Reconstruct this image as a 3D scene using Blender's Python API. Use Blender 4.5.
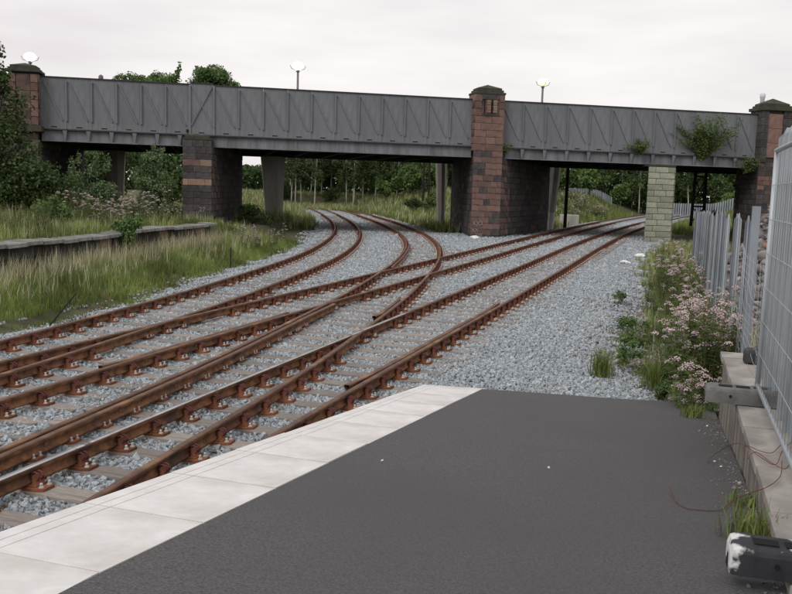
import bpy, math, random
import numpy as np
from mathutils import Matrix, Vector, noise as mnoise

for _o in list(bpy.data.objects):
    bpy.data.objects.remove(_o)
SC = bpy.context.scene
COL = SC.collection
rng = np.random.default_rng(7)
random.seed(7)

# ------------------------------------------------------------------ camera
cam_d = bpy.data.cameras.new('camera')
cam = bpy.data.objects.new('camera', cam_d)
COL.objects.link(cam)
cam_d.sensor_fit = 'HORIZONTAL'
cam_d.sensor_width = 36.0
cam_d.lens = 36.0 * 850.0 / 792.0
cam_d.clip_start = 0.05
cam_d.clip_end = 3000
PITCH = math.atan(107.0 / 850.0)
cam.matrix_world = Matrix.Translation((0, 0, 2.5)) @ Matrix.Rotation(math.pi / 2 - PITCH, 4, 'X') @ Matrix.Rotation(0.03, 4, 'Z')
SC.camera = cam

# ------------------------------------------------------------------ sky, sun, exposure
SUN_EL, SUN_AZ = math.radians(42), math.radians(215)   # azimuth clockwise from +Y
world = bpy.data.worlds.new('World')
SC.world = world
world.use_nodes = True
wt = world.node_tree
for n_ in list(wt.nodes):
    wt.nodes.remove(n_)
wo = wt.nodes.new('ShaderNodeOutputWorld')
wb = wt.nodes.new('ShaderNodeBackground')
sky = wt.nodes.new('ShaderNodeTexSky')
sky.sky_type = 'NISHITA'
sky.sun_disc = False
sky.sun_elevation = SUN_EL
sky.sun_rotation = SUN_AZ
sky.air_density = 1.0
sky.dust_density = 4.0
tc = wt.nodes.new('ShaderNodeTexCoord')
mp = wt.nodes.new('ShaderNodeMapping')
mp.inputs['Scale'].default_value = (1.0, 1.0, 5.5)
mp.inputs['Rotation'].default_value = (0.0, 0.06, 0.0)
nz = wt.nodes.new('ShaderNodeTexNoise')
nz.inputs['Scale'].default_value = 2.2
nz.inputs['Detail'].default_value = 4.0
nz.inputs['Roughness'].default_value = 0.55
cr = wt.nodes.new('ShaderNodeValToRGB')
cr.color_ramp.elements[0].position = 0.32
cr.color_ramp.elements[0].color = (7.6, 7.12, 7.2, 1)
cr.color_ramp.elements[1].position = 0.66
cr.color_ramp.elements[1].color = (9.5, 9.15, 9.05, 1)
mx = wt.nodes.new('ShaderNodeMix')
mx.data_type = 'RGBA'
mx.inputs[0].default_value = 0.95          # closed cloud layer over the clear sky
wt.links.new(tc.outputs['Generated'], mp.inputs['Vector'])
wt.links.new(mp.outputs['Vector'], nz.inputs['Vector'])
wt.links.new(nz.outputs['Fac'], cr.inputs['Fac'])
wt.links.new(sky.outputs['Color'], mx.inputs[6])
wt.links.new(cr.outputs['Color'], mx.inputs[7])
wt.links.new(mx.outputs[2], wb.inputs['Color'])
wb.inputs['Strength'].default_value = 0.10
wt.links.new(wb.outputs[0], wo.inputs[0])

sun_d = bpy.data.lights.new('sun', 'SUN')
sun_d.energy = 1.3
sun_d.angle = math.radians(25)
sun_d.color = (1.0, 0.97, 0.94)
sun = bpy.data.objects.new('sun', sun_d)
COL.objects.link(sun)
_sd = Vector((math.sin(SUN_AZ) * math.cos(SUN_EL), math.cos(SUN_AZ) * math.cos(SUN_EL), math.sin(SUN_EL)))
sun.rotation_euler = _sd.to_track_quat('Z', 'Y').to_euler()

SC.view_settings.view_transform = 'Standard'
SC.view_settings.look = 'None'
SC.view_settings.exposure = 0.12
SC.view_settings.gamma = 1.0
SC.view_settings.use_curve_mapping = False
SC.cycles.max_bounces = 6
SC.cycles.diffuse_bounces = 3
SC.cycles.transparent_max_bounces = 6

# ------------------------------------------------------------------ materials
def nd(t, typ, **kw):
    n = t.nodes.new(typ)
    for k, v in kw.items():
        setattr(n, k, v)
    return n

def mat(name, c1, c2=None, scale=4.0, detail=6.0, rough=0.85, bump=0.0, bscale=None, metal=0.0,
        lo=0.35, hi=0.65, c3=None, s3=1.0, lo3=.5, hi3=.7, stretch=None, rnd=0.0, tint=False, spec=0.3, trans=0.0, coord='Object'):
    m = bpy.data.materials.new(name)
    m.use_nodes = True
    t = m.node_tree
    b = t.nodes['Principled BSDF']
    b.inputs['Roughness'].default_value = rough
    b.inputs['Metallic'].default_value = metal
    b.inputs['Specular IOR Level'].default_value = spec
    co = nd(t, 'ShaderNodeTexCoord')
    vec = co.outputs[coord]
    if stretch:
        mpn = nd(t, 'ShaderNodeMapping')
        mpn.inputs['Scale'].default_value = stretch
        t.links.new(vec, mpn.inputs['Vector'])
        vec = mpn.outputs['Vector']
    n1 = nd(t, 'ShaderNodeTexNoise')
    n1.inputs['Scale'].default_value = scale
    n1.inputs['Detail'].default_value = detail
    n1.inputs['Roughness'].default_value = 0.62
    t.links.new(vec, n1.inputs['Vector'])
    c2 = c2 or c1
    r1 = nd(t, 'ShaderNodeValToRGB')
    r1.color_ramp.elements[0].position = lo
    r1.color_ramp.elements[1].position = hi
    r1.color_ramp.elements[0].color = (*c1, 1)
    r1.color_ramp.elements[1].color = (*c2, 1)
    t.links.new(n1.outputs['Fac'], r1.inputs['Fac'])
    out = r1.outputs['Color']
    if c3:
        n3 = nd(t, 'ShaderNodeTexNoise')
        n3.inputs['Scale'].default_value = s3
        n3.inputs['Detail'].default_value = 5.0
        t.links.new(vec, n3.inputs['Vector'])
        r3 = nd(t, 'ShaderNodeMapRange')
        r3.inputs['From Min'].default_value = lo3
        r3.inputs['From Max'].default_value = hi3
        t.links.new(n3.outputs['Fac'], r3.inputs['Value'])
        mxn = nd(t, 'ShaderNodeMix', data_type='RGBA')
        t.links.new(r3.outputs['Result'], mxn.inputs[0])
        t.links.new(out, mxn.inputs[6])
        mxn.inputs[7].default_value = (*c3, 1)
        out = mxn.outputs[2]
    if tint:
        at = nd(t, 'ShaderNodeAttribute', attribute_name='tint')
        mu = nd(t, 'ShaderNodeMix', data_type='RGBA', blend_type='MULTIPLY')
        mu.inputs[0].default_value = 1.0
        t.links.new(out, mu.inputs[6])
        t.links.new(at.outputs['Color'], mu.inputs[7])
        out = mu.outputs[2]
    if rnd > 0:
        oi = nd(t, 'ShaderNodeObjectInfo')
        mr = nd(t, 'ShaderNodeMapRange')
        mr.inputs['To Min'].default_value = 1 - rnd
        mr.inputs['To Max'].default_value = 1 + rnd
        t.links.new(oi.outputs['Random'], mr.inputs['Value'])
        vm = nd(t, 'ShaderNodeVectorMath', operation='SCALE')
        t.links.new(out, vm.inputs[0])
        t.links.new(mr.outputs['Result'], vm.inputs['Scale'])
        out = vm.outputs['Vector']
    t.links.new(out, b.inputs['Base Color'])
    if bump > 0:
        nb = nd(t, 'ShaderNodeTexNoise')
        nb.inputs['Scale'].default_value = bscale or scale * 3
        nb.inputs['Detail'].default_value = 5.0
        t.links.new(vec, nb.inputs['Vector'])
        bp = nd(t, 'ShaderNodeBump')
        bp.inputs['Strength'].default_value = min(1.0, bump * 10)
        bp.inputs['Distance'].default_value = bump
        t.links.new(nb.outputs['Fac'], bp.inputs['Height'])
        t.links.new(bp.outputs['Normal'], b.inputs['Normal'])
    if trans > 0:
        tr = nd(t, 'ShaderNodeBsdfTranslucent')
        t.links.new(out, tr.inputs['Color'])
        ms = nd(t, 'ShaderNodeMixShader')
        ms.inputs[0].default_value = trans
        t.links.new(b.outputs[0], ms.inputs[1])
        t.links.new(tr.outputs[0], ms.inputs[2])
        t.links.new(ms.outputs[0], t.nodes['Material Output'].inputs['Surface'])
    return m

def emit(name, c, s):
    m = bpy.data.materials.new(name)
    m.use_nodes = True
    b = m.node_tree.nodes['Principled BSDF']
    b.inputs['Base Color'].default_value = (*c, 1)
    b.inputs['Emission Color'].default_value = (*c, 1)
    b.inputs['Emission Strength'].default_value = s
    return m

M = {}
M['soil'] = mat('soil', (.055, .06, .028), (.10, .102, .05), 1.5, 8, .95, .03, 9, c3=(.10, .085, .055), s3=.35)
M['ballast'] = mat('ballast', (.11, .125, .14), (.36, .395, .42), 16, 8, .9, .035, 15, lo=.36, hi=.62, c3=(.24, .235, .235), s3=.25, lo3=.5, hi3=.75)
M['stone'] = mat('ballast_stone', (.25, .28, .30), (.39, .43, .455), 3, 4, .85, rnd=.30, c3=(.33, .30, .27), s3=.9, lo3=.62, hi3=.75, coord='Generated')
M['asphalt'] = mat('asphalt', (.050, .050, .052), (.128, .127, .127), 85, 3, .92, .006, 70, lo=.34, hi=.70, c3=(.072, .071, .071), s3=.6, lo3=.36, hi3=.85)
M['coping'] = mat('coping_concrete', (.57, .565, .55), (.69, .685, .67), 5, 8, .8, .002, 60, c3=(.42, .39, .355), s3=2.3, lo3=.5, hi3=.8, rnd=.05)
M['brickface'] = mat('platform_brick', (.10, .07, .055), (.17, .12, .10), 8, 6, .9, .006, 30)
M['rust'] = mat('rusty_steel', (.09, .040, .021), (.265, .125, .06), 7, 8, .8, .003, 60, c3=(.055, .035, .028), s3=3.0, lo3=.5, hi3=.72)
M['rust_top'] = mat('rail_head_rust', (.085, .047, .033), (.16, .088, .055), 5, 8, .6, .002, 40, c3=(.30, .165, .085), s3=1.7, lo3=.54, hi3=.70, metal=.15)
M['polish'] = mat('polished_rail_head', (.34, .34, .35), (.55, .55, .57), 3, 5, .32, 0, metal=.85, c3=(.14, .10, .085), s3=4.0, lo3=.58, hi3=.68)
M['chair_rust'] = mat('cast_chair', (.13, .05, .028), (.25, .10, .05), 12, 5, .85, .003, 60, rnd=.25)
M['key'] = mat('spring_key', (.075, .022, .026), (.12, .035, .035), 20, 4, .7, rnd=.2)
M['bolt'] = mat('zinc_bolt', (.42, .43, .42), (.6, .6, .57), 30, 3, .5, metal=.3)
M['timber'] = mat('sleeper_timber', (.17, .15, .135), (.30, .27, .245), 5, 8, .9, .006, 14, stretch=(1.2, 9, 9), rnd=.22, c3=(.13, .115, .105), s3=1.2, lo3=.55, hi3=.75)
M['steel_grey'] = mat('grey_painted_steel', (.130, .138, .152), (.195, .204, .219), 2.2, 8, .62, .004, 9, c3=(.092, .093, .096), s3=1.6, lo3=.52, hi3=.72, stretch=(1, 1, .16), rnd=.06)
M['steel_dark'] = mat('dark_steel', (.03, .032, .036), (.05, .052, .055), 3, 6, .7)
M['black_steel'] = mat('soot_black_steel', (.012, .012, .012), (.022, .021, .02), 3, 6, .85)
M['soffit'] = mat('dark_concrete', (.035, .033, .032), (.06, .056, .053), 1.2, 6, .95)  # very dark concrete of the deck and its underside
M['road'] = mat('bridge_road', (.05, .05, .05), (.07, .07, .07), 20, 4, .9)
M['stone_red'] = mat('red_sandstone', (.125, .077, .065), (.205, .127, .107), 3, 8, .92, .012, 16, rnd=.25, c3=(.045, .04, .04), s3=1.6, lo3=.46, hi3=.62)
M['stone_clean'] = mat('washed_sandstone', (.15, .094, .079), (.23, .146, .122), 3, 8, .92, .012, 16, rnd=.12, c3=(.08, .055, .05), s3=1.4, lo3=.56, hi3=.72)
M['dirty_stone'] = mat('dirty_stone', (.10, .09, .075), (.26, .235, .20), 3, 4, .92, rnd=.4, c3=(.16, .10, .065), s3=.9, lo3=.58, hi3=.7, coord='Generated')
M['stone_black'] = mat('sooty_sandstone', (.042, .039, .040), (.088, .078, .076), 4, 8, .95, .012, 16, rnd=.3, c3=(.10, .06, .05), s3=1.5, lo3=.6, hi3=.8)
M['stone_buff'] = mat('weathered_buff_stone', (.20, .135, .10), (.29, .205, .155), 3, 8, .92, .012, 16, rnd=.2, c3=(.07, .06, .055), s3=1.3, lo3=.5, hi3=.75)
M['mortar'] = mat('dark_mortar', (.035, .031, .03), (.06, .053, .05), 6, 6, .95)
M['mortar_pale'] = mat('pale_mortar', (.022, .026, .018), (.04, .045, .032), 6, 6, .95)
M['brick_green'] = mat('algae_buff_brick', (.22, .235, .18), (.37, .37, .30), 3, 8, .9, .012, 20, rnd=.2, c3=(.12, .15, .085), s3=1.3, lo3=.5, hi3=.72)
M['moss_stone'] = mat('mossy_capstone', (.035, .035, .028), (.075, .07, .055), 3, 8, .95, .01, 14, c3=(.05, .055, .03), s3=1.5)
M['concrete'] = mat('grey_concrete', (.40, .375, .345), (.52, .49, .455), 2, 8, .9, .004, 20, c3=(.26, .24, .215), s3=.8, stretch=(1, 1, .3))
M['white_paint'] = mat('white_paint', (.55, .55, .54), (.7, .7, .69), 5, 8, .8, c3=(.3, .28, .25), s3=2, lo3=.55, hi3=.8)
M['old_slab'] = mat('old_platform_slab', (.10, .10, .095), (.27, .26, .25), 3, 8, .92, .012, 12, rnd=.2, c3=(.09, .095, .065), s3=1.5, lo3=.52, hi3=.75)
M['wall_grey'] = mat('weathered_wall_face', (.13, .115, .10), (.30, .275, .25), 5, 8, .95, .012, 12, rnd=.15, stretch=(1, 1, .18), c3=(.07, .06, .05), s3=1.6, lo3=.52, hi3=.75)
M['wall_top'] = mat('weathered_wall_top', (.26, .245, .225), (.38, .36, .335), 3, 8, .92, .008, 20, rnd=.1, c3=(.17, .16, .145), s3=2.0)
M['galv'] = mat('galvanised_steel', (.36, .395, .42), (.47, .505, .53), 3, 6, .5, .001, 30, metal=.25, stretch=(1, 1, .35), c3=(.27, .30, .33), s3=.9, rnd=.12, spec=.4)
M['galv_dark'] = mat('weathered_galvanised_pale', (.20, .225, .255), (.29, .32, .35), 3, 6, .55, metal=.25, rnd=.2, stretch=(1, 1, .35))
M['wire'] = mat('zinc_wire', (.42, .45, .47), (.55, .58, .6), 5, 3, .5, metal=.4)
M['rubber'] = mat('black_rubber_block', (.02, .02, .023), (.04, .04, .045), 8, 6, .65, .004, 40)
M['rubber_white'] = mat('splashed_rubber_block', (.02, .02, .024), (.035, .035, .042), 8, 6, .6, .004, 40, c3=(.62, .63, .62), s3=5.5, lo3=.49, hi3=.54)
M['conc_foot'] = mat('dusty_block', (.10, .10, .098), (.17, .168, .16), 8, 6, .85, .006, 40, c3=(.06, .06, .062), s3=4)
M['rustwire'] = mat('rusty_wire', (.11, .035, .025), (.18, .06, .04), 20, 3, .8)
M['rubble'] = mat('rubble', (.13, .125, .125), (.29, .28, .275), 1.5, 6, .95, .02, 8, tint=True)
M['litter'] = mat('white_litter', (.7, .7, .7), (.8, .8, .8), 4, 3, .6)
M['bark'] = mat('bark', (.05, .042, .033), (.10, .085, .068), 4, 6, .95, .01, 20, stretch=(1, 1, .2))
M['birch'] = mat('birch_bark', (.30, .28, .24), (.46, .44, .40), 3, 6, .9, stretch=(1, 1, .5), c3=(.06, .05, .045), s3=1.8, lo3=.55, hi3=.65)
M['leaf'] = mat('leaf', (.042, .072, .024), (.085, .132, .042), .8, 4, .7, tint=True, trans=.25, spec=.25)
M['leaf_light'] = mat('leaf_light', (.075, .13, .038), (.13, .205, .065), .9, 4, .7, tint=True, trans=.3, spec=.25)
M['leaf_pale'] = mat('leaf_pale', (.10, .155, .07), (.165, .23, .11), .9, 4, .7, tint=True, trans=.3, spec=.25)
M['grass'] = mat('grass_blade', (.145, .215, .06), (.235, .31, .10), .6, 4, .8, tint=True, trans=.3, spec=.2)
M['straw'] = mat('straw_blade', (.46, .41, .26), (.58, .53, .37), .8, 4, .85, tint=True, trans=.25, spec=.2)
M['flower'] = mat('pink_flower', (.60, .50, .51), (.74, .65, .65), 9, 3, .9, tint=True, trans=.2)
M['stem'] = mat('brown_stem', (.10, .075, .04), (.14, .12, .05), 3, 3, .9)
M['graffiti'] = mat('chalk_white_paint', (.16, .16, .155), (.36, .36, .35), 9, 3, .9)
M['blue'] = mat('blue_plastic', (.02, .05, .35), (.03, .07, .45), 3, 3, .5)
M['lamp_glow'] = emit('lit_lamp_bowl', (1.0, .90, .70), 4.0)
M['lamp_warm'] = emit('warming_lamp_bowl', (1.0, .84, .50), 1.3)
M['post_grey'] = mat('lamp_post_paint', (.12, .11, .12), (.17, .16, .17), 3, 3, .6)
M['pale_post'] = mat('pale_post_paint', (.52, .54, .58), (.6, .62, .66), 3, 3, .6)
M['dark_gap'] = mat('slot_shade', (.008, .008, .009), (.012, .012, .013), 3, 3, .9)  # near-black that paints the shade inside slots and holes

# ------------------------------------------------------------------ helpers
WM = {}

def link(name, data, parent=None, loc=None, rot=None, mtx=None):
    o = bpy.data.objects.new(name, data)
    COL.objects.link(o)
    w = mtx if mtx is not None else Matrix.Translation(loc or (0, 0, 0)) @ (Matrix.Rotation(rot, 4, 'Z') if rot else Matrix.Identity(4))
    WM[o] = w
    if parent is not None:
        o.parent = parent
        o.matrix_basis = WM[parent].inverted() @ w
    else:
        o.matrix_basis = w
    return o

def tag(o, label=None, cat=None, group=None, kind=None):
    if label: o['label'] = label
    if cat: o['category'] = cat
    if group: o['group'] = group
    if kind: o['kind'] = kind
    return o

def empty(name, loc, label=None, cat=None, group=None, kind=None):
    o = link(name, None, None, loc)
    o.empty_display_size = .3
    return tag(o, label, cat, group, kind)

class MB:
    def __init__(s):
        s.v = []; s.f = []; s.m = []
    def add(s, vs, fs, mi=0):
        b = len(s.v)
        s.v += [tuple(map(float, p)) for p in vs]
        for f in fs:
            s.f.append(tuple(b + i for i in f)); s.m.append(mi)
    def hexa(s, p, mi=0):      # 8 points: bottom 4 ccw, top 4 ccw
        s.add(p, [(3, 2, 1, 0), (4, 5, 6, 7), (0, 1, 5, 4), (1, 2, 6, 5), (2, 3, 7, 6), (3, 0, 4, 7)], mi)
    def box(s, x0, x1, y0, y1, z0, z1, mi=0, fr=None):
        p = [(x0, y0, z0), (x1, y0, z0), (x1, y1, z0), (x0, y1, z0), (x0, y0, z1), (x1, y0, z1), (x1, y1, z1), (x0, y1, z1)]
        if fr: p = [fr(*q) for q in p]
        s.hexa(p, mi)
    def prism(s, poly, z0, z1, mi=0, fr=None):
        n = len(poly)
        p = [(x, y, z0) for x, y in poly] + [(x, y, z1) for x, y in poly]
        if fr: p = [fr(*q) for q in p]
        s.add(p, [tuple(range(n - 1, -1, -1)), tuple(range(n, 2 * n))] + [(i, (i + 1) % n, n + (i + 1) % n, n + i) for i in range(n)], mi)
    def tube(s, pts, r, n=6, mi=0, cap=True):
        pts = [Vector(p) for p in pts]
        rs = r if isinstance(r, (list, tuple)) else [r] * len(pts)
        b = len(s.v); up0 = Vector((0, 0, 1))
        for i, p in enumerate(pts):
            t = (pts[min(i + 1, len(pts) - 1)] - pts[max(i - 1, 0)]).normalized()
            up = up0 if abs(t.z) < .95 else Vector((1, 0, 0))
            a = t.cross(up).normalized(); c = a.cross(t).normalized()
            for k in range(n):
                an = 2 * math.pi * k / n
                q = p + (a * math.cos(an) + c * math.sin(an)) * rs[i]
                s.v.append(tuple(q))
        for i in range(len(pts) - 1):
            for k in range(n):
                s.f.append((b + i * n + k, b + i * n + (k + 1) % n, b + (i + 1) * n + (k + 1) % n, b + (i + 1) * n + k)); s.m.append(mi)
        if cap:
            s.f.append(tuple(b + k for k in range(n - 1, -1, -1))); s.m.append(mi)
            e = b + (len(pts) - 1) * n
            s.f.append(tuple(e + k for k in range(n))); s.m.append(mi)
    def lathe(s, prof, n=12, c=(0, 0, 0), mi=0):
        b = len(s.v)
        for r, z in prof:
            for k in range(n):
                a = 2 * math.pi * k / n
                s.v.append((c[0] + r * math.cos(a), c[1] + r * math.sin(a), c[2] + z))
        for i in range(len(prof) - 1):
            for k in range(n):
                s.f.append((b + i * n + k, b + i * n + (k + 1) % n, b + (i + 1) * n + (k + 1) % n, b + (i + 1) * n + k)); s.m.append(mi)
        s.f.append(tuple(b + k for k in range(n - 1, -1, -1))); s.m.append(mi)
        e = b + (len(prof) - 1) * n
        s.f.append(tuple(e + k for k in range(n))); s.m.append(mi)
    def mesh(s, name, mats, smooth=False):
        me = bpy.data.meshes.new(name)
        me.from_pydata(s.v, [], s.f)
        mats = mats if isinstance(mats, (list, tuple)) else [mats]
        for m_ in mats: me.materials.append(M[m_] if isinstance(m_, str) else m_)
        if len(mats) > 1: me.polygons.foreach_set('material_index', s.m)
        if smooth: me.polygons.foreach_set('use_smooth', [True] * len(s.f))
        me.update()
        return me
    def build(s, name, mats, parent=None, smooth=False, bevel=0.0):
        """vertices are world coordinates; origin goes to the base of the piece"""
        a = np.array(s.v)
        c = Vector(((a[:, 0].min() + a[:, 0].max()) / 2, (a[:, 1].min() + a[:, 1].max()) / 2, a[:, 2].min()))
        s.v = [(x - c.x, y - c.y, z - c.z) for x, y, z in s.v]
        o = link(name, s.mesh(name, mats, smooth), parent, c)
        if bevel:
            bm = o.modifiers.new('bevel', 'BEVEL'); bm.width = bevel; bm.segments = 2; bm.limit_method = 'ANGLE'
        return o

def np_mesh(name, V, F, mats, tint=None, smooth=False):
    """V (n,3), F (m,3|4)"""
    V = np.asarray(V, np.float32); F = np.asarray(F, np.int32)
    me = bpy.data.meshes.new(name)
    k = F.shape[1]
    me.vertices.add(len(V)); me.vertices.foreach_set('co', V.ravel())
    me.loops.add(F.size); me.loops.foreach_set('vertex_index', F.ravel())
    me.polygons.add(len(F)); me.polygons.foreach_set('loop_start', np.arange(0, F.size, k, dtype=np.int32))
    me.polygons.foreach_set('loop_total', np.full(len(F), k, np.int32))
    if smooth: me.polygons.foreach_set('use_smooth', np.ones(len(F), bool))
    for m_ in (mats if isinstance(mats, (list, tuple)) else [mats]): me.materials.append(M[m_])
    me.update(calc_edges=True)
    if tint is not None:
        at = me.attributes.new('tint', 'FLOAT_COLOR', 'POINT')
        c = np.ones((len(V), 4), np.float32); c[:, :3] = tint
        at.data.foreach_set('color', c.ravel())
    return me

# ------------------------------------------------------------------ track curves  x(y)
TR = {
 'A': [(-4, -5.9), (0, -4.62), (3, -3.69), (6, -2.76), (8, -2.11), (10, -1.46), (12, -.79), (15, .22), (20, 1.91), (25, 3.56), (30, 5.22), (40, 8.5), (50, 11.86), (60, 15.35), (80, 22.8), (100, 30.85), (130, 43.9), (150, 53)],
 'B': [(-4, -9.35), (0, -8.11), (3, -7.2), (6, -6.31), (8, -5.7), (10, -5.08), (12, -4.46), (15, -3.48), (20, -1.78), (30, 1.62), (40, 4.96), (50, 8.31), (60, 11.72), (80, 18.87), (100, 26.5), (130, 38.8), (150, 47.5)],
 'C': [(-4, -5.92), (0, -4.72), (3, -3.96), (6, -3.25), (8, -2.79), (10, -2.32), (12, -1.89), (15, -1.34), (20, -.52), (25, .13), (30, .66), (40, 1.17), (50, .89), (60, .01), (80, -2.67), (100, -5.9), (130, -12.0)],
 'D': [(-4, -9.38), (0, -8.23), (3, -7.54), (6, -6.9), (8, -6.47), (10, -6.0), (12, -5.56), (15, -5.0), (20, -4.19), (25, -3.58), (30, -3.08), (40, -2.72), (50, -2.99), (60, -3.74), (80, -6.18), (100, -9.26), (130, -14.4)],
}

def _hermite(P):
    P = np.array(P, float); y, x = P[:, 0], P[:, 1]
    d = np.gradient(x, y)
    def fx(q):
        q = np.asarray(q, float)
        i = np.clip(np.searchsorted(y, q) - 1, 0, len(y) - 2)
        h = y[i + 1] - y[i]; t = (q - y[i]) / h
        return ((2 * t**3 - 3 * t**2 + 1) * x[i] + (t**3 - 2 * t**2 + t) * h * d[i] + (-2 * t**3 + 3 * t**2) * x[i + 1] + (t**3 - t**2) * h * d[i + 1])
    return fx
CX = {k: _hermite(v) for k, v in TR.items()}
def tang(k, y):
    dx = (CX[k](y + .05) - CX[k](y - .05)) / .1
    m = np.sqrt(1 + dx * dx)
    return dx / m, 1 / m
YS = {k: np.concatenate([np.arange(-3, 30, .5), np.arange(30, 60, 1.0), np.arange(60, 130 if k in 'CD' else 150, 3.0)]) for k in TR}
def rail_line(k, off, ys=None):
    y = YS[k] if ys is None else ys
    tx, ty = tang(k, y)
    return np.stack([CX[k](y) + off * ty, y - off * tx], 1)
RL = {(k, s): rail_line(k, s * .7525) for k in TR for s in (-1, 1)}

# ------------------------------------------------------------------ terrain height
EDGE = _hermite([(-6, -12.6), (4, -11.5), (12, -10.5), (20.5, -9.6), (25.7, -9.0), (31, -8.55), (36, -7.9), (42, -7.5)])  # edge of the old platform
P0 = np.array([-1.86, 3.88]); D0 = np.array([.306, .952]); N0 = np.array([.952, -.306])
def PS(s, w, z):
    p = P0 + D0 * s + N0 * w
    return (p[0], p[1], z)
def rampz(s): return .82 - .1145 * s if s > -.8 else .9116
def sst(a, b, x):
    t = np.clip((x - a) / (b - a), 0, 1)
    return t * t * (3 - 2 * t)
def track_dist(x, y):
    x = np.asarray(x, float); y = np.asarray(y, float)
    d = np.full(x.shape, 1e9)
    for k in TR:
        yy = np.clip(y, -4, 130 if k in 'CD' else 150)
        tx, ty = tang(k, yy)
        dd = np.abs((x - CX[k](yy)) * ty)
        dd = np.where(y > (132 if k in 'CD' else 170), 99, dd)
        d = np.minimum(d, dd)
    return d
def gh(x, y):
    x = np.asarray(x, float); y = np.asarray(y, float)
    h = np.full(x.shape, -.34)
    ex = EDGE(np.clip(y, -6, 42))
    left = sst(0.25, .55, ex - x)
    lh = np.where(y < 36, .80, .80 - .65 * sst(36, 44, y)) + .3 * sst(3, 16, ex - x)
    h = h + left * (lh + .34) * (1 - sst(60, 75, y))
    # grass verge between the old platform and the ballast rises a little
    vb = sst(-6.0, -7.6, x) * sst(9, 13, y) * (1 - sst(38, 44, y)) * (1 - left)
    h = h + .16 * vb
    s = (x - P0[0]) * D0[0] + (y - P0[1]) * D0[1]
    w = (x - P0[0]) * N0[0] + (y - P0[1]) * N0[1]
    raised = sst(3.95, 4.2, w) * (1 - sst(6.9, 8.2, s))
    h = np.maximum(h, -.34 + raised * 1.08)
    verge = sst(3.2, 4.2, w) * sst(6.9, 7.4, s) * (1 - sst(30, 45, s))
    h = np.maximum(h, -.34 + .17 * verge)
    far = sst(72, 125, y)
    h = h + far * 1.5 * sst(3.0, 9.0, track_dist(x, y))
    bank = sst(70, 95, y) * (1 - sst(125, 150, y)) * sst(3.0, 9.5, CX['B'](np.clip(y, -4, 150)) - x) * sst(8, 14, x - CX['C'](np.clip(y, -4, 130)))
    h = h + 1.3 * bank
    u = track_dist(x, y)
    h = np.where(u < 2.4, np.minimum(h, -.42), h)
    under = (w > -.15) & (w < 3.9) & (s < 8.6)
    h = np.where(under, -.6, h)
    return h
def ghs(x, y): return float(gh(np.array([x]), np.array([y]))[0])

def axis(lo, hi, step, far):
    a = np.arange(lo, hi + 1e-6, step)
    g = [hi + step * 1.5]
    while g[-1] < far: g.append(g[-1] + (g[-1] - (g[-2] if len(g) > 1 else hi)) * 1.35)
    l = [lo - step * 1.5]
    while l[-1] > -far: l.append(l[-1] + (l[-1] - (l[-2] if len(l) > 1 else lo)) * 1.35)
    return np.concatenate([l[::-1], a, g])
gx = axis(-34, 60, .5, 1500); gy = axis(-10, 150, .5, 1500)
XX, YY = np.meshgrid(gx, gy)
ZZ = gh(XX, YY)
ZZ += np.where(np.abs(track_dist(XX, YY)) > 3, rng.normal(0, .02, ZZ.shape), 0)
nx_, ny_ = len(gx), len(gy)
idx = np.arange(nx_ * ny_).reshape(ny_, nx_)
F = np.stack([idx[:-1, :-1], idx[:-1, 1:], idx[1:, 1:], idx[1:, :-1]], -1).reshape(-1, 4)
tag(link('ground', np_mesh('ground', np.stack([XX, YY, ZZ], -1).reshape(-1, 3), F, 'soil', smooth=True)), 'rough grassy earth around the railway lines', 'ground', kind='structure')

# ballast bed strips
XL = _hermite([(-4, -12.2), (6, -9.6), (10, -8.3), (14.9, -7.15), (17.8, -6.5), (25.4, -5.95), (33, -5.2), (40.5, -4.75), (47, -5.0), (57, -5.9)])
XR = _hermite([(-4, -2.0), (6, .9), (8.5, 2.6), (10.9, 4.15), (14, 4.2), (18, 5.4), (24, 7.3), (33, 9.6), (43, 13.0), (50, 15.6), (57, 18.9)])
def wob(y, k): return .22 * np.sin(y * 1.9 + k) + .13 * np.sin(y * 4.3 + 2 * k) + .08 * np.sin(y * 9.1 + k)
def strip(ys, fl, fr, n, zoff, wobble=True):
    V = []
    for y in ys:
        a = float(fl(y) + (wob(y, 1) if wobble else 0)); b = float(fr(y) + (wob(y, 3) if wobble and y > 12 else 0))
        t = np.linspace(0, 1, n)
        x = a + (b - a) * t
        e = np.minimum(x - a, b - x)
        z = zoff - .16 * (1 - sst(0, 1.1, e)) + .01 * np.sin(x * 2.3 + y * 1.7)
        z = np.where((b - x < 3.2) & (y > 30), z - .2 * sst(30, 50, y) * sst(3.2, .5, b - x), z)
        V.append(np.stack([x, np.full(n, y), z], 1))
    V = np.concatenate(V); m_ = len(ys)
    i = np.arange(m_ * n).reshape(m_, n)
    return V, np.stack([i[:-1, :-1], i[:-1, 1:], i[1:, 1:], i[1:, :-1]], -1).reshape(-1, 4)
BZ = -.225
V, F = strip(np.arange(-3, 57, .4), XL, XR, 60, BZ)
tag(link('track_bed', np_mesh('track_bed', V, F, 'ballast', smooth=True)), 'blue-grey stone ballast bed under the junction', 'ballast', kind='structure')
V, F = strip(np.arange(54, 150, 1.5), lambda y: CX['B'](y) - 2.3, lambda y: CX['A'](y) + 2.3, 12, BZ - .006, False)
tag(link('track_bed', np_mesh('track_bed', V, F, 'ballast', smooth=True)), 'ballast bed curving away right beyond the bridge', 'ballast', kind='structure')
V, F = strip(np.arange(54, 129, 1.5), lambda y: CX['D'](y) - 2.0, lambda y: CX['C'](y) + 2.0, 12, BZ - .012, False)
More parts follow.
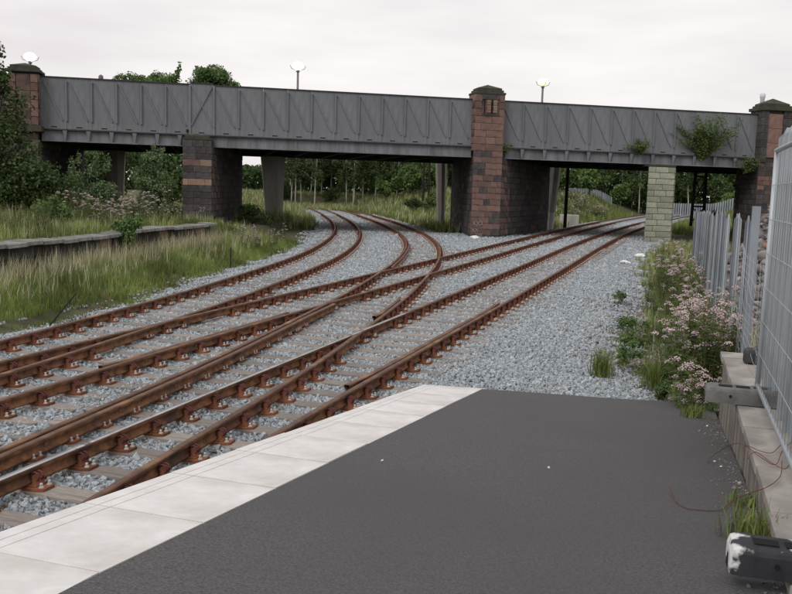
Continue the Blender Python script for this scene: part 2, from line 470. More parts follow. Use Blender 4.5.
tag(link('track_bed', np_mesh('track_bed', V, F, 'ballast', smooth=True)), 'ballast bed curving away left beyond the bridge', 'ballast', kind='structure')

# ------------------------------------------------------------------ platform with ramp
plat = empty('platform', PS(0, 1.8, -.5), 'asphalt platform ramp with white edge slabs going down to the ballast', 'platform', kind='structure')
s_end = lambda w: 7.38 + (8.42 - 7.38) * (w / 3.6)
mb = MB()
sl = [-9.0, -4, -.8] + list(np.arange(0, 7.0, .5)) + ['e']
wl = [.745, 1.2, 1.8, 2.4, 3.0, 3.6]
grid = []
for s in sl:
    for w in wl:
        se = s_end(w) if s == 'e' else s
        zz = rampz(se) + .006 * math.sin(se * 2.1 + w * 3) * (0 if w < .8 else 1)
        grid.append(PS(se, w, zz))
nw = len(wl)
for i in range(len(sl) - 1):
    for j in range(nw - 1):
        mb.f.append((i * nw + j, i * nw + j + 1, (i + 1) * nw + j + 1, (i + 1) * nw + j)); mb.m.append(0)
mb.v = grid
# far edge drop
e0 = (len(sl) - 1) * nw
for j in range(nw - 1):
    b0 = len(mb.v)
    a, b = mb.v[e0 + j], mb.v[e0 + j + 1]
    mb.v += [(a[0], a[1], -.5), (b[0], b[1], -.5)]
    mb.f.append((e0 + j, e0 + j + 1, b0 + 1, b0)); mb.m.append(0)
mb.build('asphalt_surface', 'asphalt', plat)
sj = [-.23 + .845 * i for i in range(-10, 9)] + [None]
for i in range(len(sj) - 1):
    a = sj[i] + .006
    b = (sj[i + 1] - .006) if sj[i + 1] is not None and sj[i + 1] < 7.3 else 7.38
    if a > 7.3: break
    lastp = b >= 7.3
    mb = MB()
    dz = random.uniform(-.004, .004)
    for (w0, w1, d) in ((0.0, .085, 0), (.085, .092, -.005), (.092, .165, 0), (.165, .172, -.005), (.172, .741, 0)):
        zt = lambda s: rampz(s) + .007 + d + dz
        bb0 = s_end(w0) if lastp else b; bb1 = s_end(w1) if lastp else b
        p = [PS(a, w0, zt(a) - .09), PS(a, w1, zt(a) - .09), PS(bb1, w1, zt(bb1) - .09), PS(bb0, w0, zt(bb0) - .09),
             PS(a, w0, zt(a)), PS(a, w1, zt(a)), PS(bb1, w1, zt(bb1)), PS(bb0, w0, zt(bb0))]
        mb.hexa(p)
    mb.build('coping_slab', 'coping', plat)
mb = MB()
p = [PS(-9, .12, -.5), PS(-9, .7, -.5), PS(7.3, .7, -.5), PS(7.3, .12, -.5), PS(-9, .12, .80), PS(-9, .7, .80), PS(7.3, .7, -.12), PS(7.3, .12, -.12)]
mb.hexa(p)
mb.build('front_wall', 'brickface', plat)
# yellow-tan end stone at the corner
# ------------------------------------------------------------------ tracks
PROF = [(-.035, 0), (.035, 0), (.037, -.012), (.034, -.042), (.012, -.056), (.010, -.105), (.034, -.122), (.035, -.145), (-.035, -.145), (-.034, -.122), (-.010, -.105), (-.012, -.056), (-.034, -.042), (-.037, -.012)]
def sweep(name, line, dz, mats, parent, polished_to=None):
    line = np.asarray(line); n = len(line); k = len(PROF)
    t = np.gradient(line, axis=0); t /= np.linalg.norm(t, axis=1)[:, None]
    nr = np.stack([t[:, 1], -t[:, 0]], 1)
    pr = np.array(PROF)
    V = np.zeros((n, k, 3))
    V[:, :, :2] = line[:, None, :] + nr[:, None, :] * pr[None, :, 0:1]
    V[:, :, 2] = pr[None, :, 1] + dz
    i = np.arange(n * k).reshape(n, k)
    j = np.roll(i, -1, axis=1)
    F = np.stack([i[:-1], i[1:], j[1:], j[:-1]], -1)
    c = line[0]
    Vl = V.reshape(-1, 3) - np.array([c[0], c[1], dz - .145])
    me = np_mesh(name, Vl, F.reshape(-1, 4), mats)
    mi = np.zeros((n - 1, k), np.int32)
    mi[:, 0] = 1; mi[:, 13] = 1; mi[:, 1] = 1
    if polished_to is not None:
        rows = line[:-1, 1] < polished_to
        mi[rows, 0] = 2
    me.polygons.foreach_set('material_index', mi.ravel())
    return link(name, me, parent, (c[0], c[1], dz - .145))

def chair_mesh():
    m = MB()
    # x across the rail, y along the rail; z=0 on the timber top
    m.prism([(-.19, -.07), (-.12, -.10), (.12, -.10), (.19, -.07), (.19, .07), (.12, .10), (-.12, .10), (-.19, .07)], 0, .028)
    m.prism([(-.11, -.075), (.11, -.075), (.11, .075), (-.11, .075)], .028, .044)
    for s in (-1, 1):
        xa, xb = s * .047, s * .105
        m.hexa([(min(xa, xb), -.055, .04), (max(xa, xb), -.055, .04), (max(xa, xb), .055, .04), (min(xa, xb), .055, .04),
                (min(xa, s * .065), -.04, .125), (max(xa, s * .065), -.04, .125), (max(xa, s * .065), .04, .125), (min(xa, s * .065), .04, .125)])
    # coil spring key between jaw and web, seen on the outer side
    cx, cz, R, r = .068, .112, .043, .0105
    for oy in (-.026, .026):
        b = len(m.v); n1, n2 = 8, 4
        for i in range(n1):
            a = 2 * math.pi * i / n1
            for j in range(n2):
                q = 2 * math.pi * j / n2
                m.v.append((cx + (R + r * math.cos(q)) * math.cos(a), oy + r * math.sin(q) * 1.1, cz + (R + r * math.cos(q)) * math.sin(a) * .9))
        for i in range(n1):
            for j in range(n2):
                m.f.append((b + i * n2 + j, b + ((i + 1) % n1) * n2 + j, b + ((i + 1) % n1) * n2 + (j + 1) % n2, b + i * n2 + (j + 1) % n2)); m.m.append(1)
    for (bx, by) in ((.145, -.045), (-.145, .045), (.150, .05), (-.150, -.05)):
        m.lathe([(.024, .028), (.024, .036), (.014, .038), (.014, .066), (.009, .07)], 6, (bx, by, 0), 2)
    return m.mesh('chair', ['chair_rust', 'key', 'bolt'])
CHAIR = chair_mesh()
TOPZ = -.190
TW = .255
def timber_mesh(L):
    m = MB()
    h = L / 2; w = TW / 2
    m.prism([(-h, -w + .008), (-h + .008, -w), (h - .008, -w), (h, -w + .008), (h, w - .008), (h - .008, w), (-h + .008, w), (-h, w - .008)], -.14, -.006)
    m.prism([(-h + .006, -w + .006), (h - .006, -w + .006), (h - .006, w - .006), (-h + .006, w - .006)], -.006, 0)
    return m.mesh('sleeper', 'timber')
_tm = {}
TRACK = {}
LBL = {'A': 'rusty main track beside the platform edge, running under the right-hand bridge span',
       'B': 'rusty main track crossed by the branch line, second track from the platform',
       'C': 'branch track that leaves beside the platform, crosses a main track and curves left',
       'D': 'branch track along the grassy verge, curving left under the long bridge span'}
ZO = {'A': 0.0, 'B': -.0015, 'C': -.003, 'D': -.0045}
for k in TR:
    TRACK[k] = empty('railway_track', (float(CX[k](8)), 8, -.3), LBL[k], 'railway track', 'tracks of the junction')
    for s in (-1, 1):
        sweep('rail', RL[(k, s)], ZO[k], ['rust', 'rust_top', 'polish'], TRACK[k], 17.0 if (k, s) == ('A', -1) else None)
def check(k, side, off, y0, y1):
    ys = np.arange(y0, y1 + .01, .4)
    ln = rail_line(k, side * .7525 + off, ys)
    fl = np.linspace(0, 1, len(ys)); fl = .05 * (np.maximum(0, 1 - fl / .12) + np.maximum(0, (fl - .88) / .12)) * np.sign(off)
    tx, ty = tang(k, ys)
    ln = ln + np.stack([fl * ty, -fl * tx], 1)
    sweep('check_rail', ln, ZO[k] - .008, ['rust', 'rust_top', 'polish'], TRACK[k])
    for y in np.arange(y0 + .8, y1 - .5, 1.3):
        q = rail_line(k, side * .7525 + off / 2, np.array([y]))[0]
        tx, ty = tang(k, y)
        m = MB(); m.box(-.075, .075, -.05, .05, -.105, -.05)
        link('distance_block', m.mesh('distance_block', 'rust_top'), TRACK[k], mtx=Matrix.Translation((q[0], q[1], 0)) @ Matrix.Rotation(math.atan2(-tx, ty), 4, 'Z'))
check('C', -1, .112, 2.0, 18.6)
check('C', -1, .112, 27.5, 40)
check('C', 1, -.112, 16.9, 20.3)
check('A', 1, -.112, 10.9, 19.8)
check('B', 1, -.112, 11.6, 17.4)

TIMBERS = []
stuff_v, stuff_q = [], []
def crossing(k, s, c, t, n):
    ln = RL[(k, s)] - c
    a = ln @ t
    i = np.where((a[:-1] <= 0) & (a[1:] > 0))[0]
    if len(i) == 0: return None
    i = i[0]; f = -a[i] / (a[i + 1] - a[i])
    p = ln[i] + (ln[i + 1] - ln[i]) * f
    return float(p @ n), RL[(k, s)][i] + (RL[(k, s)][i + 1] - RL[(k, s)][i]) * f, (ln[i + 1] - ln[i])
def lay(main, y0, y1, extra, sp=.62):
    y = y0; cnt = 0
    while y < y1:
        tx, ty = map(float, tang(main, y))
        c = np.array([float(CX[main](y)), y]); t = np.array([tx, ty]); n = np.array([ty, -tx])
        hits = []
        for k, test in [(main, None)] + extra:
            for s in (-1, 1):
                h = crossing(k, s, c, t, n)
                if h is None: continue
                if k != main and not test(h[1][1], h[0]): continue
                hits.append((h[0], h[1], h[2], k, s))
        hits.sort(key=lambda q: q[0])
        lo = hits[0][0] - .52 - random.uniform(0, .08); hi = hits[-1][0] + .52 + random.uniform(0, .08)
        L = max(round((hi - lo) / .1) * .1, 2.5)
        mid = c + n * (lo + hi) / 2
        ang = math.atan2(n[1], n[0]) + random.gauss(0, .006)
        z = TOPZ + random.uniform(-.006, .003)
        if L not in _tm: _tm[L] = timber_mesh(L)
        so = link('sleeper', _tm[L], TRACK[main], (mid[0], mid[1], z), ang)
        TIMBERS.append((mid[0], mid[1], math.cos(ang), math.sin(ang), L / 2))
        last = -9
        for q in hits:
            if q[0] - last < .30: continue
            last = q[0]
            a = math.atan2(-q[2][0], q[2][1])
            link('chair', CHAIR, so, (q[1][0], q[1][1], TOPZ), a)
        y += sp * ty * random.uniform(.97, 1.03)
lay('A', .5, 44, [('C', lambda y, l: y < 16.4)])
lay('B', 2.0, 44, [('D', lambda y, l: y < 21.5), ('C', lambda y, l: y > 15.6 and -3.0 < l < 2.6)])
lay('C', 36.5, 52, [])
lay('D', 22.6, 48, [])
for k, y0, y1 in (('A', 44, 85), ('B', 44, 85), ('C', 52, 84), ('D', 48, 84)):
    m = MB()
    y = y0
    while y < y1:
        tx, ty = map(float, tang(k, y)); c = np.array([float(CX[k](y)), y]); n = np.array([ty, -tx]); t = np.array([tx, ty])
        fr = lambda a, b, z: (c[0] + n[0] * a + t[0] * b, c[1] + n[1] * a + t[1] * b, z)
        m.box(-1.28, 1.28, -.127, .127, -.3, TOPZ, 0, fr)
        for s in (-1, 1):
            m.box(s * .7525 - .17, s * .7525 + .17, -.09, .09, TOPZ, TOPZ + .035, 1, fr)
            m.box(s * .7525 - .1, s * .7525 + .1, -.05, .05, TOPZ + .035, TOPZ + .11, 2, fr)
        y += .65
    o = m.build('distant_sleepers', ['timber', 'chair_rust', 'key'], TRACK[k]); o['kind'] = 'stuff'

# ------------------------------------------------------------------ ballast stones (one scatter)
def stone_scatter(name, P, S, material, label, seed, cat='ballast'):
    me = bpy.data.meshes.new(name)
    me.vertices.add(len(P)); me.vertices.foreach_set('co', np.asarray(P, np.float32).ravel())
    at = me.attributes.new('size', 'FLOAT', 'POINT'); at.data.foreach_set('value', np.asarray(S, np.float32))
    rt = me.attributes.new('spin', 'FLOAT_VECTOR', 'POINT'); rt.data.foreach_set('vector', rng.uniform(0, 6.28, (len(P), 3)).astype(np.float32).ravel())
    o = link(name, me)
    g = bpy.data.node_groups.new(name + '_nodes', 'GeometryNodeTree')
    g.interface.new_socket('Geometry', in_out='INPUT', socket_type='NodeSocketGeometry')
    g.interface.new_socket('Geometry', in_out='OUTPUT', socket_type='NodeSocketGeometry')
    gi = g.nodes.new('NodeGroupInput'); go = g.nodes.new('NodeGroupOutput')
    jn = g.nodes.new('GeometryNodeJoinGeometry')
    for i in range(7):
        ic = g.nodes.new('GeometryNodeMeshIcoSphere'); ic.inputs['Radius'].default_value = 1.0; ic.inputs['Subdivisions'].default_value = 1
        sp = g.nodes.new('GeometryNodeSetPosition')
        po = g.nodes.new('GeometryNodeInputPosition')
        nt = g.nodes.new('ShaderNodeTexWhiteNoise'); nt.noise_dimensions = '4D'; nt.inputs['W'].default_value = i * 7.7 + seed
        sb = g.nodes.new('ShaderNodeVectorMath'); sb.operation = 'SUBTRACT'; sb.inputs[1].default_value = (.5, .5, .5)
        sc = g.nodes.new('ShaderNodeVectorMath'); sc.operation = 'SCALE'; sc.inputs['Scale'].default_value = .75
        g.links.new(po.outputs[0], nt.inputs['Vector'])
        g.links.new(nt.outputs['Color'], sb.inputs[0]); g.links.new(sb.outputs[0], sc.inputs[0])
        g.links.new(ic.outputs['Mesh'], sp.inputs['Geometry']); g.links.new(sc.outputs[0], sp.inputs['Offset'])
        tf = g.nodes.new('GeometryNodeTransform'); tf.inputs['Scale'].default_value = (1.0, .78 - .03 * (i % 3), .62 + .05 * (i % 4))
        g.links.new(sp.outputs[0], tf.inputs['Geometry'])
        sm = g.nodes.new('GeometryNodeSetMaterial'); sm.inputs['Material'].default_value = M[material]
        g.links.new(tf.outputs[0], sm.inputs['Geometry'])
        gg = g.nodes.new('GeometryNodeGeometryToInstance')
        g.links.new(sm.outputs[0], gg.inputs[0])
        g.links.new(gg.outputs[0], jn.inputs[0])
    ip = g.nodes.new('GeometryNodeInstanceOnPoints')
    ip.inputs['Pick Instance'].default_value = True
    a1 = g.nodes.new('GeometryNodeInputNamedAttribute'); a1.data_type = 'FLOAT'; a1.inputs['Name'].default_value = 'size'
    a2 = g.nodes.new('GeometryNodeInputNamedAttribute'); a2.data_type = 'FLOAT_VECTOR'; a2.inputs['Name'].default_value = 'spin'
    g.links.new(gi.outputs[0], ip.inputs['Points']); g.links.new(jn.outputs[0], ip.inputs['Instance'])
    g.links.new(a2.outputs['Attribute'], ip.inputs['Rotation']); g.links.new(a1.outputs['Attribute'], ip.inputs['Scale'])
    g.links.new(ip.outputs[0], go.inputs[0])
    md = o.modifiers.new('scatter', 'NODES'); md.node_group = g
    tag(o, label, cat, kind='stuff')
    return o
bands = [(4, 12, 780, .0245), (12, 20, 600, .0265), (20, 33, 210, .034), (33, 46, 90, .042), (46, 56, 45, .05)]
PP, SS_ = [], []
for y0, y1, dens, sz in bands:
    xa = min(XL(y0), XL(y1)) - .5; xb = max(XR(y0), XR(y1)) + .5
    n = int((xb - xa) * (y1 - y0) * dens)
    x = rng.uniform(xa, xb, n); y = rng.uniform(y0, y1, n)
    l = XL(y) + wob(y, 1); r = XR(y) + np.where(y > 12, wob(y, 3), 0)
    e = np.minimum(x - l, r - x)
    keep = (e > rng.uniform(-.55, .25, n))
    s = (x - P0[0]) * D0[0] + (y - P0[1]) * D0[1]; w = (x - P0[0]) * N0[0] + (y - P0[1]) * N0[1]
    keep &= ~((w > -.05) & (w < 3.7) & (s < 7.42 + .29 * np.clip(w, 0, 3.6)))
    keep &= ~((w > 3.4) & (s < 7.3))
    keep &= (x / np.maximum(y, 1) > -.62)
    x, y, e = x[keep], y[keep], e[keep]
    ok = np.ones(len(x), bool)
    for (tx_, ty_, ca, sa, hl) in TIMBERS:
        if ty_ < y0 - 3 or ty_ > y1 + 3: continue
        dx, dy = x - tx_, y - ty_
        a = dx * ca + dy * sa; b = -dx * sa + dy * ca
        ins = (np.abs(a) < hl - .25) & (np.abs(b) < TW / 2 + .004)
        ok &= ~(ins & (rng.uniform(0, 1, len(x)) > .035))
    x, y, e = x[ok], y[ok], e[ok]
    S = sz * rng.lognormal(0, .28, len(x))
    td = track_dist(x, y)
    z = BZ - .16 * (1 - sst(0, 1.1, e)) + rng.uniform(-.004, .022, len(x)) * np.where(td > 1.35, 1.4, 1.0)
    rr = np.minimum(XR(y) + wob(y, 3) - x, 9)
    z = np.where((rr < 3.2) & (y > 30), z - .2 * sst(30, 50, y) * sst(3.2, .5, rr), z)
    z = np.maximum(z, gh(x, y) + .0)
    PP.append(np.stack([x, y, z], 1)); SS_.append(S)
for ks, y0, y1, n in (('AB', 56, 92, 5200), ('CD', 56, 92, 4200)):
    y = rng.uniform(y0, y1, n)
    l = CX['B' if ks == 'AB' else 'D'](y) - 2.1; r = CX['A' if ks == 'AB' else 'C'](y) + 2.1
    x = l + (r - l) * rng.uniform(0, 1, n)
    PP.append(np.stack([x, y, np.full(n, BZ - .02)], 1)); SS_.append(.07 * rng.lognormal(0, .25, n))
stone_scatter('ballast_stones', np.concatenate(PP), np.concatenate(SS_), 'stone', 'loose blue-grey crushed ballast stones between the sleepers', 1)
print('ballast stones', sum(map(len, SS_)))

# ------------------------------------------------------------------ road bridge
BA = math.radians(11.9)
BU = np.array([math.cos(BA), math.sin(BA)]); BV = np.array([-math.sin(BA), math.cos(BA)]); BO = np.array([5.3, 52.7])
def BP(u, v, z):
    p = BO + BU * u + BV * v
    return (p[0], p[1], z)
bridge = empty('road_bridge', BP(0, 0, -.3), 'long grey steel-plate road bridge on stone piers over the railway', 'bridge')
def bbox(name, u0, u1, v0, v1, z0, z1, m, parent=bridge, bevel=0.0):
    b = MB(); b.box(u0, u1, v0, v1, z0, z1, 0, BP)
    return b.build(name, m, parent, bevel=bevel)
ZT, ZP, ZG = 8.06, 5.34, 4.6
# deck and soffit
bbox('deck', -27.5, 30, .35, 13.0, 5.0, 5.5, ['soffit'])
bbox('road_surface', -27.4, 29.9, .4, 12.6, 5.504, 5.56, 'road')
for i in range(24):
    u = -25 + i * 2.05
    bbox('cross_girder', u - .12, u + .12, .35, 12.6, 4.66, 4.998, 'black_steel')
bbox('rear_girder', -27.5, 30, 12.62, 13.02, 4.6, 6.7, 'steel_dark')
# front girders, by span
def girder(u0, u1, kind, pitch):
    n = max(1, round((u1 - u0) / pitch)); d = (u1 - u0) / n
    bbox('girder_web', u0, u1, .06, .34, ZG + .05, ZP - .12, 'steel_grey')
    bbox('bottom_flange', u0, u1, -.10, .36, ZG, ZG + .05, 'steel_grey')
    bbox('top_flange', u0, u1, -.12, .34, ZP - .12, ZP - .05, 'steel_dark')
    if kind == 'bracket':
        for i in range(1, n):
            u = u0 + d * i
            b = MB()
            b.add([BP(u - .035, .06, ZG + .05), BP(u + .035, .06, ZG + .05), BP(u + .035, -.05, ZG + .05), BP(u - .035, -.05, ZG + .05),
                   BP(u - .035, .06, ZP - .12), BP(u + .035, .06, ZP - .12), BP(u + .12, -.11, ZP - .12), BP(u - .12, -.11, ZP - .12)],
                  [(0, 1, 2, 3), (7, 6, 5, 4), (3, 2, 6, 7), (0, 3, 7, 4), (2, 1, 5, 6), (1, 0, 4, 5)])
            b.build('bracket', 'steel_grey', bridge)
    else:
        for i in range(1, n):
            u = u0 + d * i
            bbox('cover_strip', u - .09, u + .09, .03, .06, ZG + .05, ZP - .12, 'steel_grey')
        r = MB()
        for i in range(int((u1 - u0) / .16)):
            u = u0 + .08 + i * .16
            r.box(u - .016, u + .016, -.115, -.10, ZG + .01, ZG + .04, 0, BP)
        r.build('rivet_row', 'steel_grey', bridge)['kind'] = 'stuff'
def panels(u0, u1, n, xpanel=False, ztop=ZT):
    d = (u1 - u0) / n
    for i in range(n):
        a, b_ = u0 + d * i, u0 + d * (i + 1)
        dv = random.uniform(-.006, .006)
        p = bbox('parapet_panel', a + .006, b_ - .006, .02 + dv, .10 + dv, ZP - .05, ztop, 'steel_grey')
        bbox('slot_shade', (a + b_) / 2 - .16, (a + b_) / 2 + .14, .004 + dv, .02 + dv, ZP + .03, ZP + .085, 'dark_gap', p)  # drain slot as a near-black box, its inner shade painted
        if not xpanel:
            bbox('stiffener', a - .035, a + .035, -.075, .012, ZP + .38, ztop - .16, 'steel_grey', p)
            bbox('stiffener', a + .035, a + .09, -.012, .012, ZP + .38, ztop - .16, 'steel_grey', p)
        segs = [((a + .14, ztop - .2), (b_ - .22, ZP + .42))]
        if xpanel: segs = [((a + .05, ztop - .06), (b_ - .06, ZP + .46)), ((b_ - .05, ztop - .06), (a + .06, ZP + .46))]
        for si, ((ua, za), (ub, zb)) in enumerate(segs):
            L = math.hypot(ub - ua, zb - za); ex, ez = (ub - ua) / L, (zb - za) / L
            q = MB(); hw = .034
            o = -.042 - .012 * si
            pts = []
            for v in (o, .016 + dv):
                pts += [BP(ua - ez * hw, v, za + ex * hw), BP(ua + ez * hw, v, za - ex * hw), BP(ub + ez * hw, v, zb - ex * hw), BP(ub - ez * hw, v, zb + ex * hw)]
            q.hexa(pts)
            q.build('diagonal_brace', 'steel_grey', p)
        bbox('panel_foot', a + .01, b_ - .01, -.012, .018 + dv, ZP - .05, ZP + .02, 'steel_grey', p)
    bbox('coping_rail', u0, u1, -.05, .16, ztop, ztop + .05, 'steel_dark')
girder(-25.6, -17.0, 'bracket', 1.32); girder(-17.0, -1.0, 'plate', 1.39); girder(.76, 18.3, 'bracket', 1.45)
panels(-25.6, -17.68, 6); panels(-16.34, -1.03, 11); panels(.76, 18.3, 12)
panels(-17.66, -16.36, 1, True, ZT + .08)
for u in (-17.68, -16.35):
    bbox('joint_post', u - .06, u + .06, -.06, .018, ZP - .05, ZT - .02, 'steel_grey')
bbox('joint_block', -17.86, -17.74, -.1, 0.0, ZP + .06, ZP + .22, 'dark_gap')
# -------- masonry
def block_wall(parent, corners, z0, z1, course, wmin, wmax, pick, seed, proud=.02, gap=.014, name='stone_block', thick=.10):
    """corners: list of (u,v) going along visible faces with outside on the right-hand side"""
    r = random.Random(seed)
    nc = max(1, round((z1 - z0) / course)); ch = (z1 - z0) / nc
    for (ua, va), (ub, vb) in zip(corners[:-1], corners[1:]):
        L = math.hypot(ub - ua, vb - va); ex, ey = (ub - ua) / L, (vb - va) / L
        nx, ny = ey, -ex
        for c in range(nc):
            x = 0.0
            first = True
            while x < L - 1e-6:
                w = r.uniform(wmin, wmax) * (r.uniform(.5, .8) if first and c % 2 else 1)
                first = False
                if L - x - w < wmin * .6: w = L - x
                p_ = proud + r.uniform(-.008, .014)
                a, b_ = x + gap / 2, x + w - gap / 2
                za, zb = z0 + ch * c + gap / 2, z0 + ch * (c + 1) - gap / 2
                q = MB(); bev = .012
                def pt(s, o, z): return BP(ua + ex * s + nx * o, va + ey * s + ny * o, z)
                back = [pt(a, -thick, za), pt(b_, -thick, za), pt(b_, -thick, zb), pt(a, -thick, zb)]
                mid = [pt(a, p_ - bev, za), pt(b_, p_ - bev, za), pt(b_, p_ - bev, zb), pt(a, p_ - bev, zb)]
                fro = [pt(a + bev, p_, za + bev), pt(b_ - bev, p_, za + bev), pt(b_ - bev, p_, zb - bev), pt(a + bev, p_, zb - bev)]
                q.add(back + mid + fro, [(0, 1, 5, 4), (1, 2, 6, 5), (2, 3, 7, 6), (3, 0, 4, 7), (4, 5, 9, 8), (5, 6, 10, 9), (6, 7, 11, 10), (7, 4, 8, 11), (8, 9, 10, 11)])
                q.build(name, pick(r, c, nc, (x + w / 2) / L), parent)
                x += w
def core(name, poly, z0, z1, m, parent=bridge):
    q = MB(); q.prism(poly, z0, z1, 0, BP)
    return q.build(name, m, parent)
def cap(parent, u0, u1, v0, v1, z, h0, hp, o, m='moss_stone'):
    q = MB()
    q.box(u0 - o, u1 + o, v0 - o, v1 + o, z, z + h0, 0, BP)
    uc, vc = (u0 + u1) / 2, (v0 + v1) / 2
    s_ = .06
    q.add([BP(u0 + s_, v0 + s_, z + h0), BP(u1 - s_, v0 + s_, z + h0), BP(u1 - s_, v1 - s_, z + h0), BP(u0 + s_, v1 - s_, z + h0),
           BP(u0 + s_, v0 + s_, z + h0 + .12), BP(u1 - s_, v0 + s_, z + h0 + .12), BP(u1 - s_, v1 - s_, z + h0 + .12), BP(u0 + s_, v1 - s_, z + h0 + .12),
           BP(uc, vc, z + h0 + hp)], [(0, 1, 5, 4), (1, 2, 6, 5), (2, 3, 7, 6), (3, 0, 4, 7), (4, 5, 8), (5, 6, 8), (6, 7, 8), (7, 4, 8)])
    return q.build('capstone', m, parent)

# left pier (dark banded), stands proud of the girders
FV = -.62
LP = core('pier', [(-18.03, FV), (-16.47, FV), (-14.45, 11.5), (-16.1, 11.5)], -.2, 4.98, 'mortar')
def pick_left(r, c, nc, f):
    if c == nc - 7: return 'stone_buff'
    if c == nc - 4: return 'stone_red' if f < .55 else 'stone_buff'
    if c == nc - 3: return 'stone_red' if f > .4 and r.random() < .5 else 'stone_black'
    return 'stone_black'
block_wall(LP, [(-18.05, FV), (-16.45, FV)], -.1, 4.95, .36, .5, .95, pick_left, 3)
block_wall(LP, [(-16.45, FV), (-16.02, 2.0)], -.1, 4.58, .36, .6, 1.0, lambda r, c, n, f: 'stone_red' if r.random() < .35 else 'stone_black', 5)
block_wall(LP, [(-16.02, 2.0), (-14.43, 11.5)], -.1, 4.58, .36, .8, 1.4, lambda r, c, n, f: 'stone_black', 6)
cap(LP, -18.0, -16.5, FV + .02, .0, 4.98, .10, .24, .05)
# mid pier: red sandstone pillar through the parapet, pier body flares backwards
MP = core('pier', [(-1.0, FV), (.76, FV), (9.35, 13.2), (1.45, 13.2)], -.5, 5.0, 'mortar')
def pick_mid(r, c, nc, f):
    t = c / nc
    if t > .93: return 'stone_black' if f < .5 else 'stone_red'
    p = .74 if t > .15 else .5
    return 'stone_red' if r.random() < p else 'stone_black'
block_wall(MP, [(-1.03, FV), (.79, FV)], -.45, 5.0, .364, .35, .95, pick_mid, 11)
block_wall(MP, [(.79, FV), (1.9, 1.0)], -.45, 4.58, .364, .35, .8, lambda r, c, n, f: 'stone_red' if r.random() < .5 else 'stone_black', 12)
block_wall(MP, [(1.9, 1.0), (9.3, 12.9)], -.45, 4.58, .36, .8, 1.5, lambda r, c, n, f: 'stone_black' if r.random() < .9 else 'stone_red', 13)
block_wall(MP, [(1.42, 12.9), (-1.03, FV)], -.45, 4.58, .36, .8, 1.5, lambda r, c, n, f: 'stone_black' if r.random() < .9 else 'stone_red', 14)
PILZ = 8.35
MPL = core('parapet_pillar', [(-1.0, FV + .03), (.76, FV + .03), (.76, .75), (-1.0, .75)], 5.0, PILZ, 'mortar')
def pick_pil(r, c, nc, f): return 'stone_clean' if r.random() < .6 else 'stone_red'
block_wall(MPL, [(-1.03, FV), (.79, FV)], 5.0, 7.05, .41, .6, 1.2, pick_pil, 21)
for (a, b_) in ((-1.03, -.62), (.47, .79)):
    block_wall(MPL, [(a, FV), (b_, FV)], 7.05, PILZ, .44, .5, .6, lambda r, c, n, f: 'stone_red', int(a * 10))
block_wall(MPL, [(-1.03, .75), (-1.03, FV)], 5.0, PILZ, .41, .6, 1.2, pick_pil, 22)
block_wall(MPL, [(.79, FV), (.79, .75)], 5.0, PILZ, .41, .6, 1.2, pick_pil, 23)
# carved niche in the pillar face
bbox('niche_back', -.62, .47, FV + .02, FV + .05, 7.05, PILZ, 'stone_red', MPL)
bbox('niche_head', -.62, .47, FV - .03, FV + .02, 8.05, PILZ, 'stone_black', MPL)
bbox('niche_sill', -.62, .47, FV - .03, FV + .02, 7.05, 7.2, 'stone_black', MPL)
for uc in (-.20, .20):
    q = MB()
    for k in range(5):
        zc = 7.28 + k * .15
        q.box(uc - .13 + .02 * (k % 2), uc + .13 - .02 * (k % 2), FV - .03 - .02 * (k % 2), FV + .02, zc, zc + .135, 0, BP)
    q.build('carved_panel', 'stone_buff', MPL)
bbox('niche_slot', -.045, .045, FV - .012, FV + .02, 7.2, 8.05, 'dark_gap', MPL)  # niche slots are near-black bars, painted shade instead of openings
bbox('niche_slot', -.50, -.44, FV - .012, FV + .02, 7.2, 8.05, 'dark_gap', MPL)
bbox('capital', -1.08, .84, FV - .06, .8, PILZ, PILZ + .13, 'moss_stone', MPL, .02)
cap(MPL, -.93, .69, FV + .07, .65, PILZ + .13, .14, .36, .03)
# algae-green brick pillar under the right span
BPI = core('brick_pillar', [(10.57, -.55), (12.33, -.55), (13.36, 1.15), (11.6, 1.15)], -.8, 4.5, 'mortar_pale')
def pick_g(r, c, nc, f): return 'brick_green'
block_wall(BPI, [(10.55, -.55), (12.35, -.55)], -.75, 4.45, .36, .72, 1.0, pick_g, 31, .016, .03, 'brick', .06)
block_wall(BPI, [(12.35, -.55), (13.38, 1.15)], -.75, 4.45, .36, .72, 1.0, pick_g, 32, .016, .03, 'brick', .06)
block_wall(BPI, [(11.58, 1.15), (10.55, -.55)], -.75, 4.45, .36, .72, 1.0, pick_g, 33, .016, .03, 'brick', .06)
bbox('padstone', 10.52, 12.4, -.6, .35, 4.46, 4.6, 'moss_stone', BPI, .02)
# right abutment with pillar
RA = core('abutment', [(18.35, -.5), (34, -.5), (34, 13), (25.8, 13), (19.1, 3)], -.5, 5.0, 'mortar')
def pick_ra(r, c, nc, f): return 'stone_red' if r.random() < .42 else 'stone_black'
block_wall(RA, [(18.32, -.5), (20.6, -.5)], -.4, 5.0, .30, .4, .9, pick_ra, 41)
block_wall(RA, [(20.6, -.5), (27.0, -.5)], -.4, 7.9, .34, .6, 1.1, pick_ra, 42)
block_wall(RA, [(19.05, 3.0), (18.32, -.5)], -.4, 4.58, .34, .7, 1.2, lambda r, c, n, f: 'stone_black', 43)  # side wall in all black stones, its shadow put into the colour
RPL = core('parapet_pillar', [(18.35, -.52), (20.35, -.52), (20.35, .8), (18.35, .8)], 5.0, 8.3, 'mortar')
block_wall(RPL, [(18.32, -.62), (18.7, -.62)], 5.0, 8.3, .47, .5, .6, lambda r, c, n, f: 'stone_black', 44)
